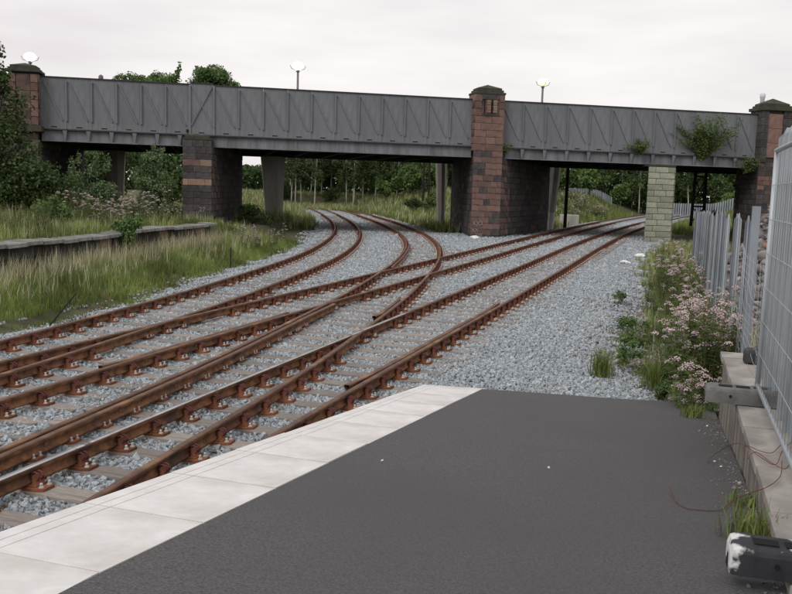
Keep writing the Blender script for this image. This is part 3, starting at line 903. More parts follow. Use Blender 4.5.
block_wall(RPL, [(18.7, -.58), (19.75, -.58)], 5.3, 8.1, .93, 1.1, 1.3, lambda r, c, n, f: 'stone_clean', 45)
block_wall(RPL, [(19.75, -.62), (20.38, -.62)], 5.0, 8.3, .47, .7, .8, lambda r, c, n, f: 'stone_black', 46)
block_wall(RPL, [(18.32, .8), (18.32, -.62)], 5.0, 8.3, .47, .7, .8, lambda r, c, n, f: 'stone_black', 47)
bbox('capital', 18.2, 20.5, -.74, .92, 8.3, 8.5, 'moss_stone', RPL, .02)
cap(RPL, 18.4, 20.3, -.54, .72, 8.5, .15, .5, .04)
bbox('wing_parapet', 20.4, 34, -.45, .3, 5.0, 8.0, 'mortar', RA)
bbox('wing_coping', 20.4, 34, -.55, .4, 8.0, 8.25, 'moss_stone', RA)
# left abutment with pillar
LA = core('abutment', [(-34, -.4), (-25.75, -.4), (-25.3, 13), (-34, 13)], -.2, 5.0, 'mortar')
block_wall(LA, [(-30, -.4), (-25.72, -.4)], 0, 5.0, .36, .5, 1.0, lambda r, c, n, f: 'stone_red' if r.random() < .3 else 'stone_black', 51)
block_wall(LA, [(-25.72, -.4), (-25.28, 12.9)], 0, 4.58, .36, .7, 1.2, lambda r, c, n, f: 'stone_red' if r.random() < .25 else 'stone_black', 52)
LPL = core('parapet_pillar', [(-27.1, -.5), (-25.65, -.5), (-25.65, .7), (-27.1, .7)], 5.0, 8.2, 'mortar')
block_wall(LPL, [(-27.13, -.6), (-26.75, -.6)], 5.4, 8.1, .45, .5, .6, lambda r, c, n, f: 'stone_red', 53)
block_wall(LPL, [(-26.0, -.6), (-25.62, -.6)], 5.4, 8.1, .45, .5, .6, lambda r, c, n, f: 'stone_red', 54)
block_wall(LPL, [(-26.75, -.56), (-26.0, -.56)], 5.4, 8.1, .9, .8, .9, lambda r, c, n, f: 'stone_red', 55)
block_wall(LPL, [(-25.62, -.6), (-25.62, .7)], 5.4, 8.1, .45, .7, .8, lambda r, c, n, f: 'stone_red', 56)
bbox('corbel', -27.3, -25.45, -.8, .8, 5.05, 5.38, 'moss_stone', LPL, .03)
bbox('capital', -27.25, -25.5, -.72, .82, 8.2, 8.34, 'moss_stone', LPL, .02)
cap(LPL, -27.1, -25.65, -.57, .67, 8.34, .1, .3, .03)
bbox('wing_parapet', -34, -27.12, -.45, .3, 5.0, 7.9, 'stone_red', LA)
# concrete columns at the far side (taper towards the foot)
def column(u, v, wt_, wb_, dt, db, z0, skew=0.0, painted=False):
    q = MB()
    def ring(z, w, d, sk): return [BP(u + a * w / 2 + sk, v + b_ * d / 2, z) for a, b_ in ((-1, -.25), (-.35, -1), (.35, -1), (1, -.25), (1, 1), (-1, 1))]
    zs = [(z0, 0), (1.1, .22), (2.4, .5), (4.62, 1)]
    b0 = None
    for z, t in zs:
        q.v += ring(z, wb_ + (wt_ - wb_) * t, db + (dt - db) * t, skew * t)
    for i in range(3):
        for k in range(6):
            q.f.append((i * 6 + k, i * 6 + (k + 1) % 6, (i + 1) * 6 + (k + 1) % 6, (i + 1) * 6 + k)); q.m.append(1 if painted and i < 1 else 0)
    q.f.append(tuple(range(18, 24))); q.m.append(0)
    q.build('concrete_column', ['concrete', 'white_paint'], bridge)
column(-12.1, 12.2, 1.75, 1.15, 1.5, 1.0, -.2, -.1)
column(-23.1, 12.0, 1.3, .9, 1.3, 1.0, 0)
column(.85, 13.6, .75, .5, 1.0, .8, -.4, -.12)
column(9.75, 13.8, 1.15, .8, 1.1, .8, -.4, .25, True)
# black trestles at the back
def trestle(u, v, w, z0):
    q = MB()
    for s in (-1, 1):
        q.tube([BP(u + s * w / 2, v, z0), BP(u + s * w / 2 * .8, v, 4.65)], .13, 4)
    for (za, zb) in ((z0 + .3, z0 + 1.6), (z0 + 1.9, 4.3)):
        q.tube([BP(u - w / 2, v, za), BP(u + w / 2, v, zb)], .05, 4); q.tube([BP(u + w / 2, v, za), BP(u - w / 2, v, zb)], .05, 4)
        q.tube([BP(u - w / 2, v, zb), BP(u + w / 2, v, zb)], .07, 4)
    q.build('trestle', 'black_steel', bridge)
trestle(21.9, 12.2, 1.15, .3); q = MB(); q.tube([BP(11.0, 13.4, -.4), BP(11.0, 13.4, 4.65)], .14, 6); q.build('steel_post', 'black_steel', bridge)
q = MB(); q.tube([BP(12.75, 1.9, -.7), BP(12.75, 1.9, 4.65)], .12, 4); q.build('steel_post', 'black_steel', bridge)
# chalk marks
def painted(text, p, size, parent, mname='graffiti', rotz=BA):
    c = bpy.data.curves.new('text', 'FONT'); c.body = text; c.size = size; c.extrude = .002
    t = bpy.data.objects.new('text', c); COL.objects.link(t)
    dg = bpy.context.evaluated_depsgraph_get(); dg.update()
    me = bpy.data.meshes.new_from_object(t.evaluated_get(dg)); bpy.data.objects.remove(t)
    me.materials.clear(); me.materials.append(M[mname])
    return link('painted_mark', me, parent, mtx=Matrix.Translation(p) @ Matrix.Rotation(rotz, 4, 'Z') @ Matrix.Rotation(math.pi / 2, 4, 'X'))
painted('27', BP(-17.15, FV - .045, .95), .36, LP)
painted('KJO', BP(-.92, FV - .045, .52), .36, MP)
painted('XX', BP(-.98, FV - .045, .12), .30, MP)
painted('2W', BP(-.75, FV - .045, -.16), .30, MP)

# ------------------------------------------------------------------ street lamps on the bridge road
def street_lamp(u, v, ztop, label, glow):
    c = BP(u, v, 5.56)
    r = empty('street_lamp', c, label, 'street lamp', 'street lamps along the bridge')
    q = MB(); q.tube([c, (c[0], c[1], ztop - .35)], [.10, .075], 8); q.build('post', 'post_grey', r, True)
    q = MB(); q.lathe([(.12, -.36), (.14, -.33), (.10, -.26), (.09, -.2)], 10, (c[0], c[1], ztop)); q.build('collar', 'post_grey', r, True)
    q = MB(); q.lathe([(.10, -.22), (.22, -.18), (.34, -.07), (.39, .06), (.35, .19), (.22, .29), (.05, .33)], 16, (c[0], c[1], ztop)); q.build('lamp_bowl', glow, r, True)
    for a in range(4):
        an = a * math.pi / 2 + .25
        q = MB(); q.tube([(c[0] + .1 * math.cos(an), c[1] + .1 * math.sin(an), ztop - .24), (c[0] + .45 * math.cos(an), c[1] + .45 * math.sin(an), ztop - .14), (c[0] + .55 * math.cos(an), c[1] + .55 * math.sin(an), ztop + .08)], .02, 5)
        q.build('bracket_arm', 'post_grey', r)
street_lamp(-28.29, 11, 10.45, 'lit street lamp with glowing bowl behind the left stone parapet pillar', 'lamp_glow')
street_lamp(-10.63, 11, 10.88, 'brightest lit street lamp above the middle of the long span', 'lamp_glow')
street_lamp(7.63, 11, 10.75, 'street lamp with faint yellow light above the right-hand span', 'lamp_warm')
def bollard_post(u, v, z1, r_, m, label):
    c = BP(u, v, 5.56)
    q = MB(); q.lathe([(r_, 0), (r_, z1 - 5.56 - .45), (r_ * 1.25, z1 - 5.56 - .38), (r_ * 1.25, z1 - 5.56 - .12), (r_ * .7, z1 - 5.56 - .04), (.01, z1 - 5.56)], 10, c)
    tag(q.build('road_post', m, None, True), label, 'post')
bollard_post(-23.72, 10, 9.5, .13, 'post_grey', 'short dark capped post rising behind the parapet near the left pillar')
bollard_post(26.06, 11, 11.0, .17, 'pale_post', 'pale capped post rising beside the right stone parapet pillar')

# ------------------------------------------------------------------ disused platform on the left
oldp = empty('old_platform', (-10.2, 20, -.3), 'disused overgrown platform with crumbling stone edge slabs', 'platform', kind='structure')
y = -4.0; i = 0
while y < 36.3:
    L = random.uniform(.75, 1.15); y2 = min(y + L, 36.4)
    x0, x1 = float(EDGE(y)), float(EDGE(y2)); tx, ty = x1 - x0, y2 - y
    m_ = math.hypot(tx, ty); tx /= m_; ty /= m_; nx, ny = ty, -tx
    dz = .03 * math.sin(y * .7) + random.uniform(-.018, .018); ov = random.uniform(-.05, .05)
    b = MB(); g_ = .012
    def P(a, o, z): return (x0 + tx * a + nx * o, y + ty * a + ny * o, z)
    Lr = m_
    top = .90 + dz
    b.hexa([P(g_, -.62, top - .13), P(Lr - g_, -.62, top - .13), P(Lr - g_, .12 + ov, top - .12), P(g_, .12 + ov + random.uniform(-.03, .03), top - .12),
            P(g_, -.62, top), P(Lr - g_, -.62, top + random.uniform(-.01, .01)), P(Lr - g_, .10 + ov, top - .015), P(g_, .10 + ov, top - .02)])
    b.build('edge_slab', 'old_slab', oldp, bevel=.012)
    b = MB()
    for c in range(4):
        o_ = random.uniform(-.02, .02)
        za, zb = -.4 + c * .295, -.4 + (c + 1) * .295 - .014
        b.hexa([P(.01, -.45, za), P(Lr - .01, -.45, za), P(Lr - .01, -.16 + o_, za), P(.01, -.16 + o_, za), P(.01, -.45, zb), P(Lr - .01, -.45, zb), P(Lr - .01, -.16 + o_, zb), P(.01, -.16 + o_, zb)])
    b.build('wall_stone', random.choice(['stone_black', 'stone_buff', 'mortar']), oldp)
    y = y2

# ------------------------------------------------------------------ low wall at the back of the platform
lw = empty('low_wall', PS(3.5, 3.8, -.1), 'low weathered wall with flat slab top along the back of the platform ramp', 'wall')
s_ = -9.0
while s_ < 7.1:
    L = random.uniform(.30, .42); e = min(s_ + L, 7.12)
    if 7.12 - e < .12: e = 7.12
    o_ = random.uniform(-.012, .012)
    b = MB()
    p = [PS(s_ + .006, 3.61 + o_, rampz(s_) - .3), PS(s_ + .006, 3.80, rampz(s_) - .3), PS(e - .006, 3.80, rampz(e) - .3), PS(e - .006, 3.61 + o_, rampz(e) - .3),
         PS(s_ + .006, 3.61 + o_ + random.uniform(-.01, .01), .705), PS(s_ + .006, 3.80, .705), PS(e - .006, 3.80, .705), PS(e - .006, 3.61 + o_ + random.uniform(-.01, .01), .705)]
    b.hexa(p); b.build('wall_board', 'wall_grey', lw)
    s_ = e
s_ = -9.0
while s_ < 7.1:
    L = random.uniform(.8, 1.1); e = min(s_ + L, 7.15)
    if 7.15 - e < .3: e = 7.15
    z = .775 + random.uniform(-.006, .006); o_ = random.uniform(-.012, .012)
    b = MB()
    b.hexa([PS(s_ + .005, 3.585 + o_, z - .07), PS(s_ + .005, 4.55, z - .07), PS(e - .005, 4.55, z - .07), PS(e - .005, 3.585 + o_, z - .07),
            PS(s_ + .005, 3.585 + o_, z), PS(s_ + .005, 4.55, z), PS(e - .005, 4.55, z + random.uniform(-.004, .004)), PS(e - .005, 3.585 + o_, z)])
    b.build('top_slab', 'wall_top', lw, bevel=.008)
    s_ = e
b = MB(); b.hexa([PS(7.0, 3.63, -.3), PS(7.0, 4.5, -.3), PS(7.12, 4.5, -.3), PS(7.12, 3.63, -.3), PS(7.0, 3.63, .70), PS(7.0, 4.5, .70), PS(7.12, 4.5, .70), PS(7.12, 3.63, .70)])
b.build('end_face', 'wall_grey', lw)

# ------------------------------------------------------------------ temporary mesh fence panel and its feet
def foot(s, w0, label, m, z0=.785, L=.70, W=.225, holes=True, rz=0.0):
    r_ = empty('rubber_block', PS(s, w0, z0), label, 'fence foot', 'blocks of the temporary fence')
    h = .135; n = 9
    # rounded long block lying across the wall: profile over its length
    q = MB()
    ca, sa = math.cos(rz), math.sin(rz)
    def P(a, b_, z):
        return PS(s + b_ * ca + (a) * sa, w0 + a * ca - b_ * sa, z0 + z)
    prof = [(0.0, -.05, .70), (.012, -.012, .90), (.045, 0, 1.0), (.10, 0, 1.0), (.12, -.006, .96), (.36, -.006, .96), (.38, 0, 1.0), (L - .04, 0, 1.0), (L - .01, -.015, .9), (L, -.05, .7)]
    k = 8
    for a, sh, hh in prof:
        wv = W / 2 + (sh * .5)
        zz = h * hh
        for (bx, bz) in ((-wv, .0), (-wv * .97, zz * .78), (-wv * .91, zz * .93), (-wv * .80, zz), (wv * .80, zz), (wv * .91, zz * .93), (wv * .97, zz * .78), (wv, .0)):
            q.v.append(P(a, bx, bz + .004))
    m_ = len(prof)
    for i in range(m_ - 1):
        for j in range(k - 1):
            q.f.append((i * k + j, (i + 1) * k + j, (i + 1) * k + j + 1, i * k + j + 1)); q.m.append(0)
    q.f.append(tuple(range(0, k))); q.m.append(0)
    q.f.append(tuple((m_ - 1) * k + j for j in range(k - 1, -1, -1))); q.m.append(0)
    q.build('block', m, r_, False)
    t = MB(); t.hexa([P(-.004, -.035, .004), P(.05, -.035, .004), P(.05, .035, .004), P(-.004, .035, .004), P(.0, -.022, .07), P(.05, -.022, .07), P(.05, .022, .07), P(.0, .022, .07)]); t.build('end_notch', 'dark_gap', r_)  # notch and bolt hole are near-black solids, their shade painted
    t = MB(); t.lathe([(.012, -.005), (.012, .003)], 8); bo = t.mesh('bolt_hole', 'dark_gap')
    link('bolt_hole', bo, r_, mtx=Matrix.Translation(P(.2, -W / 2 * .985, .07)) @ Matrix.Rotation(math.atan2(D0[1], D0[0]), 4, 'Z') @ Matrix.Rotation(math.pi / 2, 4, 'Y'))
    # hand slots and pole sockets: near-black plugs level with the top, recess shade put into colour
    for a in (.16, .30, .44):
        t = MB()
        c0 = [P(a - .055, -.035, h + .0045), P(a + .055, -.035, h + .0045), P(a + .055, .035, h + .0045), P(a - .055, .035, h + .0045)]
        c1 = [P(a - .045, -.026, h - .03), P(a + .045, -.026, h - .03), P(a + .045, .026, h - .03), P(a - .045, .026, h - .03)]
        t.hexa(c1 + c0); t.build('slot', 'dark_gap', r_)
    return r_
foot(1.02, 3.31, 'black rubber fence foot splashed with white paint, resting on the low wall', 'rubber_white', rz=.03)
foot(4.55, 3.32, 'dusty grey fence foot overhanging the low wall by the end of the mesh panel', 'conc_foot')
foot(6.6, 3.78, 'dark fence foot lying flat on the far end of the low wall', 'rubber')

fp = empty('mesh_fence', PS(2.85, 3.74, .9), 'galvanised tube-framed wire mesh fence panel standing on rubber feet', 'fence panel')
W_ = 3.745; za, zb = .925, 2.92
def tube_part(name, pts, r, par, m, n=8):
    q = MB(); q.tube(pts, r, n); return q.build(name, m, par, True)
tube_part('bottom_tube', [PS(-.9, W_, za), PS(4.72, W_, za)], .021, fp, 'galv')
tube_part('top_tube', [PS(-.9, W_, zb), PS(4.72, W_, zb)], .021, fp, 'galv')
for s in (1.12, 4.68):
    tube_part('upright_tube', [PS(s, W_, .80), PS(s, W_, zb)], .021, fp, 'galv')
for i in range(1, 7):
    tube_part('mesh_wire', [PS(-.85, W_ - .012, za + .285 * i), PS(4.66, W_ - .012, za + .285 * i)], .0028, fp, 'wire', 4)
for i in range(38):
    s = 4.55 - i * .14
    tube_part('mesh_wire', [PS(s, W_ - .006, za), PS(s, W_ - .006, zb)], .0019, fp, 'wire', 3)
# galvanised steel fence of folded uprights behind it
pf = empty('palisade_fence', PS(3, 3.93, .78), 'tall pale galvanised steel fence standing on the low wall behind the mesh panel', 'fence')
def pale(s, w, z0, z1, par, m, wd=.085, dp=.07, ang=0.0):
    q = MB()
    pr = [(-wd / 2, 0), (-wd * .22, dp * .8), (-wd * .1, dp * .25), (wd * .1, dp * .25), (wd * .22, dp * .8), (wd / 2, 0)]
    ca, sa = math.cos(ang), math.sin(ang)
    th = .006; n = len(pr)
    tip = [z1 - .07, z1 - .02, z1 + .03, z1 + .03, z1 - .02, z1 - .07]
    for off in (0, th):
        for zt in ('b', 't'):
            for i, (a, d) in enumerate(pr):
                aa, dd = a * ca - (d + off) * sa, a * sa + (d + off) * ca
                q.v.append(PS(s + dd * .9, w - aa, z0 if zt == 'b' else tip[i]))
    for i in range(n - 1):
        q.f += [(i, i + 1, n + i + 1, n + i), (2 * n + i + 1, 2 * n + i, 3 * n + i, 3 * n + i + 1), (n + i, n + i + 1, 3 * n + i + 1, 3 * n + i)]; q.m += [0, 0, 0]
    q.f += [(0, n, 3 * n, 2 * n), (n - 1, 3 * n - 1, 4 * n - 1, 2 * n - 1)]; q.m += [0, 0]
    q.build('pale', m, par)
for i in range(18):
    s = 5.66 - i * .40
    pale(s, 3.92 + random.uniform(-.01, .01), .785, 3.14 + random.uniform(-.03, .02), pf, 'galv', .15, .06, random.uniform(-.15, .15))
for z in (1.15, 2.65):
    b = MB(); b.hexa([PS(-1.5, 3.985, z), PS(-1.5, 4.025, z), PS(5.6, 4.025, z), PS(5.6, 3.985, z), PS(-1.5, 3.985, z + .05), PS(-1.5, 4.025, z + .05), PS(5.6, 4.025, z + .05), PS(5.6, 3.985, z + .05)])
    b.build('fence_rail', 'galv', pf)
ff = empty('palisade_fence', PS(22, 3.95, -.2), 'grey steel fence of spaced folded uprights running past the pink weeds towards the bridge', 'fence')
s = 9.9; k_ = 0
while s < 40:
    x_, y_, _ = PS(s, 3.95, 0)
    zt = 2.30 - .0125 * (s - 9) + random.uniform(-.035, .035)
    pale(s, 3.95 + random.uniform(-.03, .03), ghs(x_, y_) - .1, zt, ff, 'galv' if k_ % 2 else 'galv_dark', .08, .05, random.uniform(-.3, .3))
    s += (1.35 if s < 15 else 1.2) + random.uniform(-.2, .2); k_ += 1
b = MB(); b.box(-.05, .05, -.045, .045, 0, 2.58)
x_, y_, _ = PS(8.75, 3.97, 0)
link('end_post', b.mesh('end_post', 'galv_dark'), ff, (x_, y_, -.15), -.31)
# slack wire netting between the two fences
wn = empty('wire_netting', PS(7.2, 3.85, .2), 'slack galvanised wire netting closing the gap between the steel fences', 'netting')
for i in range(13):
    z = .45 + i * .115
    pts = [PS(5.5 + t * 3.3, 3.84 + .03 * math.sin(t * 7 + i), z - .06 * math.sin(t * math.pi) + .1 * t) for t in np.linspace(0, 1, 9)]
    tube_part('netting_wire', pts, .0022, wn, 'wire', 3)
for i in range(14):
    t = i / 13
    pts = [PS(5.5 + t * 3.3, 3.84 + .03 * math.sin(t * 7), z) for z in np.linspace(.45 + .1 * t, 1.83 + .1 * t, 4)]
    tube_part('netting_wire', pts, .0018, wn, 'wire', 3)

# tangle of rusty wire on the wall
def rusty(pts, label):
    q = MB()
    P_ = [Vector(p) for p in pts]; out = []
    for i in range(len(P_) - 1):
        a, b_, c, d = P_[max(i - 1, 0)], P_[i], P_[i + 1], P_[min(i + 2, len(P_) - 1)]
        for t in np.linspace(0, 1, 6, endpoint=False):
            out.append(.5 * ((2 * b_) + (c - a) * t + (2 * a - 5 * b_ + 4 * c - d) * t * t + (3 * b_ - a - 3 * c + d) * t**3))
    out.append(P_[-1])
    q.tube(out, .0027, 5)
    tag(q.build('rusty_wire', 'rustwire', None, True), label, 'wire', 'tangled rusty wires on the low wall')
rz = lambda s: rampz(s) + .012
rusty([PS(4.1, 3.36, rz(4.1)), PS(4.2, 3.42, rz(4.2) + .06), PS(3.4, 3.52, .74), PS(2.84, 3.62, .81), PS(2.75, 3.70, .80), PS(2.95, 3.76, .84), PS(3.2, 3.86, .86)], 'rusty wire lying across the top edge of the low wall')
rusty([PS(2.84, 3.06, rz(2.84) + .03), PS(2.55, 3.09, rz(2.5)), PS(2.39, 3.15, rz(2.4)), PS(2.38, 3.24, rz(2.4)), PS(2.45, 3.37, rz(2.45)), PS(2.60, 3.44, rz(2.6) + .03), PS(2.45, 3.52, .68), PS(2.25, 3.60, .80), PS(2.5, 3.70, .80), PS(2.79, 3.74, .82)], 'rusty wire drooping off the wall in a loop onto the asphalt')
rusty([PS(3.0, 3.53, .74), PS(3.13, 3.54, .80), PS(3.04, 3.63, .80), PS(3.03, 3.71, .80), PS(3.19, 3.79, .84)], 'short rusty wire loop sticking up from the wall edge')
rusty([PS(2.95, 3.55, .76), PS(3.0, 3.6, .80), PS(2.78, 3.68, .80), PS(2.65, 3.75, .81), PS(2.9, 3.82, .84)], 'rusty wire curled along the top of the wall')

# ------------------------------------------------------------------ rubble heap behind the fence
def rock_pile(name, C, n, fn, smin, smax, material, label, cat):
    ico_v, ico_f = [], []
    t = (1 + 5 ** .5) / 2
    bv = np.array([(-1, t, 0), (1, t, 0), (-1, -t, 0), (1, -t, 0), (0, -1, t), (0, 1, t), (0, -1, -t), (0, 1, -t), (t, 0, -1), (t, 0, 1), (-t, 0, -1), (-t, 0, 1)], float) / 1.9
    bf = np.array([(0, 11, 5), (0, 5, 1), (0, 1, 7), (0, 7, 10), (0, 10, 11), (1, 5, 9), (5, 11, 4), (11, 10, 2), (10, 7, 6), (7, 1, 8), (3, 9, 4), (3, 4, 2), (3, 2, 6), (3, 6, 8), (3, 8, 9), (4, 9, 5), (2, 4, 11), (6, 2, 10), (8, 6, 7), (9, 8, 1)])
    Vs, Fs, Ts = [], [], []
    for i in range(n):
        x, y, z = fn()
        sz = random.uniform(smin, smax) * (2.0 if random.random() < .06 else 1)
        v = bv * (1 + rng.uniform(-.3, .3, (12, 1))) * np.array([1, rng.uniform(.6, .95), rng.uniform(.45, .8)]) * sz
        R_ = np.array(Matrix.Rotation(random.uniform(0, 6.3), 3, 'Z') @ Matrix.Rotation(random.uniform(-.7, .7), 3, 'X'))
        Vs.append(v @ R_.T + np.array([x, y, z])); Fs.append(bf + 12 * i)
        g_ = random.uniform(.6, 1.35); c_ = (g_, g_ * random.uniform(.93, 1.0), g_ * random.uniform(.88, 1.02))
        if random.random() < .06: c_ = (1.3, .75, .6)
        Ts.append(np.tile(c_, (12, 1)))
    return tag(link(name, np_mesh(name, np.concatenate(Vs) - np.array(C), np.concatenate(Fs), material, np.concatenate(Ts)), None, C), label, cat, kind='stuff')
def mound():
    while True:
        s = random.uniform(7.5, 34); w = random.uniform(4.5, 12)
        h = 2.75 * sst(4.1, 6.6, w) * (.55 + .45 * sst(8, 17, s)) * (1 - sst(26, 34, s)) + .15 * math.sin(s * 1.3) + .1 * math.sin(w * 2.2)
        x, y, _ = PS(s, w, 0)
        return x, y, max(h - .1, -.2) + random.uniform(-.1, .08)
b_ = []
for s in np.linspace(7.5, 34, 40):
    for w in np.linspace(4.3, 14, 18):
        h = 2.75 * sst(4.1, 6.6, w) * (.55 + .45 * sst(8, 17, s)) * (1 - sst(26, 34, s)) + .15 * math.sin(s * 1.3) + .1 * math.sin(w * 2.2)
        b_.append(PS(s, w, float(h) - .22))
i = np.arange(40 * 18).reshape(40, 18)
tag(link('rubble_bank', np_mesh('rubble_bank', b_, np.stack([i[:-1, :-1], i[1:, :-1], i[1:, 1:], i[:-1, 1:]], -1).reshape(-1, 4), 'rubble', np.full((720, 3), .7), smooth=True)), 'bank of grey demolition rubble rising behind the steel fence', 'rubble', kind='structure')
rock_pile('rubble_stones', PS(18, 7, 0), 6500, mound, .05, .15, 'rubble', 'broken grey stones and brick covering the rubble bank', 'rubble')
def beam(name, s0, w0, s1, w1, z, hw, m, label, cat):
    a = np.array(PS(s0, w0, z)); c = np.array(PS(s1, w1, z)); d = (c - a)[:2]; d /= np.linalg.norm(d); n_ = np.array([-d[1], d[0]])
    q = MB(); pts = []
    for zz in (z, z + hw * 1.2):
        pts += [(a[0] - n_[0] * hw, a[1] - n_[1] * hw, zz), (c[0] - n_[0] * hw, c[1] - n_[1] * hw, zz), (c[0] + n_[0] * hw, c[1] + n_[1] * hw, zz), (a[0] + n_[0] * hw, a[1] + n_[1] * hw, zz)]
    q.hexa(pts); return tag(q.build(name, m, None, bevel=.01), label, cat)
beam('timber_baulk', 8.0, 4.3, 7.6, 6.0, 1.02, .11, 'stem', 'brown timber baulk lying against the rubble behind the netting', 'timber')
beam('concrete_lump', 7.6, 4.2, 7.4, 4.9, .62, .2, 'conc_foot', 'dark concrete lump below the brown timber baulk', 'concrete block')
beam('blue_sheet', 7.4, 4.10, 7.2, 4.16, 1.28, .10, 'blue', 'scrap of blue plastic beside the tall steel fence', 'plastic scrap')

# ------------------------------------------------------------------ vegetation
def leaf_quads(C, N, L, W):
    """C centres, N normals-ish, L length, W width -> rhombus leaves"""
    n = len(C)
    N = N / np.maximum(np.linalg.norm(N, axis=1)[:, None], 1e-6)
    r = rng.normal(0, 1, (n, 3)); A = np.cross(N, r); A /= np.maximum(np.linalg.norm(A, axis=1)[:, None], 1e-6)
    B = np.cross(N, A)
    V = np.stack([C - A * L[:, None] / 2, C + B * W[:, None] / 2 + N * (W[:, None] * .12), C + A * L[:, None] / 2, C - B * W[:, None] / 2 + N * (W[:, None] * .12)], 1).reshape(-1, 3)
    return V, np.arange(4 * n).reshape(n, 4)
def crown_pts(blobs, n, shell=.45):
    vol = np.array([b[3] * b[4] * b[5] for b in blobs]); vol = vol ** .8; vol /= vol.sum()
    i = rng.choice(len(blobs), n, p=vol); B = np.array(blobs)[i]
    d = rng.normal(0, 1, (n, 3)); d /= np.linalg.norm(d, axis=1)[:, None]
    r = rng.uniform(0, 1, n) ** shell * rng.uniform(.85, 1.12, n)
    return B[:, :3] + d * r[:, None] * B[:, 3:], d, i
def make_crown(name, blobs, n, size, material, shell=.45, tv=.22, hue=.12, aspect=.6):
    C, d, i = crown_pts(blobs, n, shell)
    N = d * .7 + rng.normal(0, .6, (n, 3)); N[:, 2] += .35
    L = size * rng.uniform(.6, 1.35, n)
    V, F = leaf_quads(C, N, L, L * aspect)
    bt = rng.uniform(1 - tv, 1 + tv, len(blobs))[i] * rng.uniform(.7, 1.3, n)
    t = np.stack([bt * rng.uniform(1 - hue, 1 + hue * 1.6, n), bt, bt * rng.uniform(1 - hue, 1 + hue, n)], 1)
    return np_mesh(name, V, F, material, np.repeat(t, 4, axis=0))
def rand_blobs(c, r, n, br):
    out = []
    for _ in range(n):
        d = rng.normal(0, 1, 3); d /= np.linalg.norm(d); q = rng.uniform(.25, .95)
        k = rng.uniform(.65, 1.3)
        out.append((c[0] + d[0] * r[0] * q, c[1] + d[1] * r[1] * q, c[2] + d[2] * r[2] * q, br * k, br * k, br * k * .85))
    return out
def limbs(mb, base, top, r0, tips, lean=.0):
    b, t = Vector(base), Vector(top)
    pts = [b.lerp(t, k) + Vector((random.gauss(0, .05), random.gauss(0, .05), 0)) * (k * (1 - k) * 4) for k in np.linspace(0, 1, 6)]
    mb.tube(pts, [r0 * (1 - .8 * k) for k in np.linspace(0, 1, 6)], 6)
    for p in tips:
        p = Vector(p); k = random.uniform(.3, .85); a = b.lerp(t, k)
        mb.tube([a, a.lerp(p, .5) + Vector((0, 0, .15)), p], [r0 * .35, r0 * .2, r0 * .06], 4)
def tree_thing(name, loc, blobs, n, size, leafmat, trunk, bark, label, group=None, shell=.45, cat='tree'):
    r = empty(name, loc, label, cat, group)
    me = make_crown('crown', blobs, n, size, leafmat, shell)
    link('crown', me, r, loc)
    mb = MB()
    sel = random.sample(blobs, min(9, len(blobs)))
    limbs(mb, (0, 0, -.2), trunk[0], trunk[1], [b[:3] for b in sel])
    link('trunk', mb.mesh('trunk', bark, True), r, loc)
    return r
def copy_thing(o, loc, rz, sc, label=None):
    c = o.copy(); COL.objects.link(c); c.matrix_basis = Matrix.Translation(loc) @ Matrix.Rotation(rz, 4, 'Z') @ Matrix.Diagonal((sc, sc, sc, 1))
    if label: c['label'] = label
    for ch in o.children:
        k = ch.copy(); COL.objects.link(k); k.parent = c; k.matrix_basis = ch.matrix_basis.copy()
    return c

# big dark tree at the far left and trees above the parapet
bl = rand_blobs((-.9, 0, 3.4), (2.0, 2.0, 2.6), 36, .75) + rand_blobs((-.75, 0, 6.2), (1.0, 1.1, 1.6), 22, .5) + rand_blobs((.3, 0, 1.6), (1.5, 1.6, 1.3), 18, .7) + [(-.9, 0, 8.3, .28, .35, .8), (-.7, 0, 7.4, .45, .35, .7), (-.3, 0, 6.7, .4, .35, .5)]
tree_thing('hawthorn_tree', (-16.25, 35.5, .8), bl, 21000, .16, 'leaf', ((-.9, 0, 5.5), .16), 'bark', 'dark leafy tree on the disused platform beside the left stone parapet pillar', shell=.6)
bl = rand_blobs((0, 0, 12.0), (2.7, 2.4, 2.3), 70, .85)
tree_thing('ash_tree', (-18.7, 85, -.2), bl, 17000, .27, 'leaf_light', ((0, 0, 11), .2), 'bark', 'taller rounded tree top showing above the grey parapet', 'trees rising behind the bridge')
bl = rand_blobs((0, 0, 11.8), (3.5, 2.2, 1.5), 64, .75) + [(2.2 + .12 * i, 0, 12.9 + .32 * i, .4 - .06 * i, .4, .35) for i in range(5)]
tree_thing('ash_tree', (-24.4, 85, -.2), bl, 15000, .27, 'leaf_light', ((0, 0, 10), .2), 'bark', 'lower spreading tree top with a thin leading shoot above the parapet', 'trees rising behind the bridge')
for (x_, y_, h_, w_, lb) in ((-31, 76, 8.5, 3.4, 'broad dark tree filling the gap behind the left abutment'), (-26.5, 79, 8.0, 3.0, 'dark tree seen through the short left span beside the slim column'), (-21.5, 77, 7.6, 2.9, 'dark tree seen through the short left span behind the pale shrub'), (-17.5, 74, 5.6, 2.2, 'dark tree close behind the dark banded stone pier')):
    tree_thing('dark_tree', (x_, y_, -.2), rand_blobs((0, 0, h_ * .5), (w_, w_ * .8, h_ * .5), 26, w_ * .4), 5200, .32, 'leaf', ((0, 0, h_ * .7), .15), 'bark', lb, shell=.6)
bl = rand_blobs((0, 0, 6.8), (2.4, 2.4, 2.9), 22, .95)
tree_thing('sycamore_tree', (32.2, 63.5, 0), bl, 6500, .26, 'leaf', ((0, 0, 7), .2), 'bark', 'tree behind the wall right of the right stone parapet pillar')

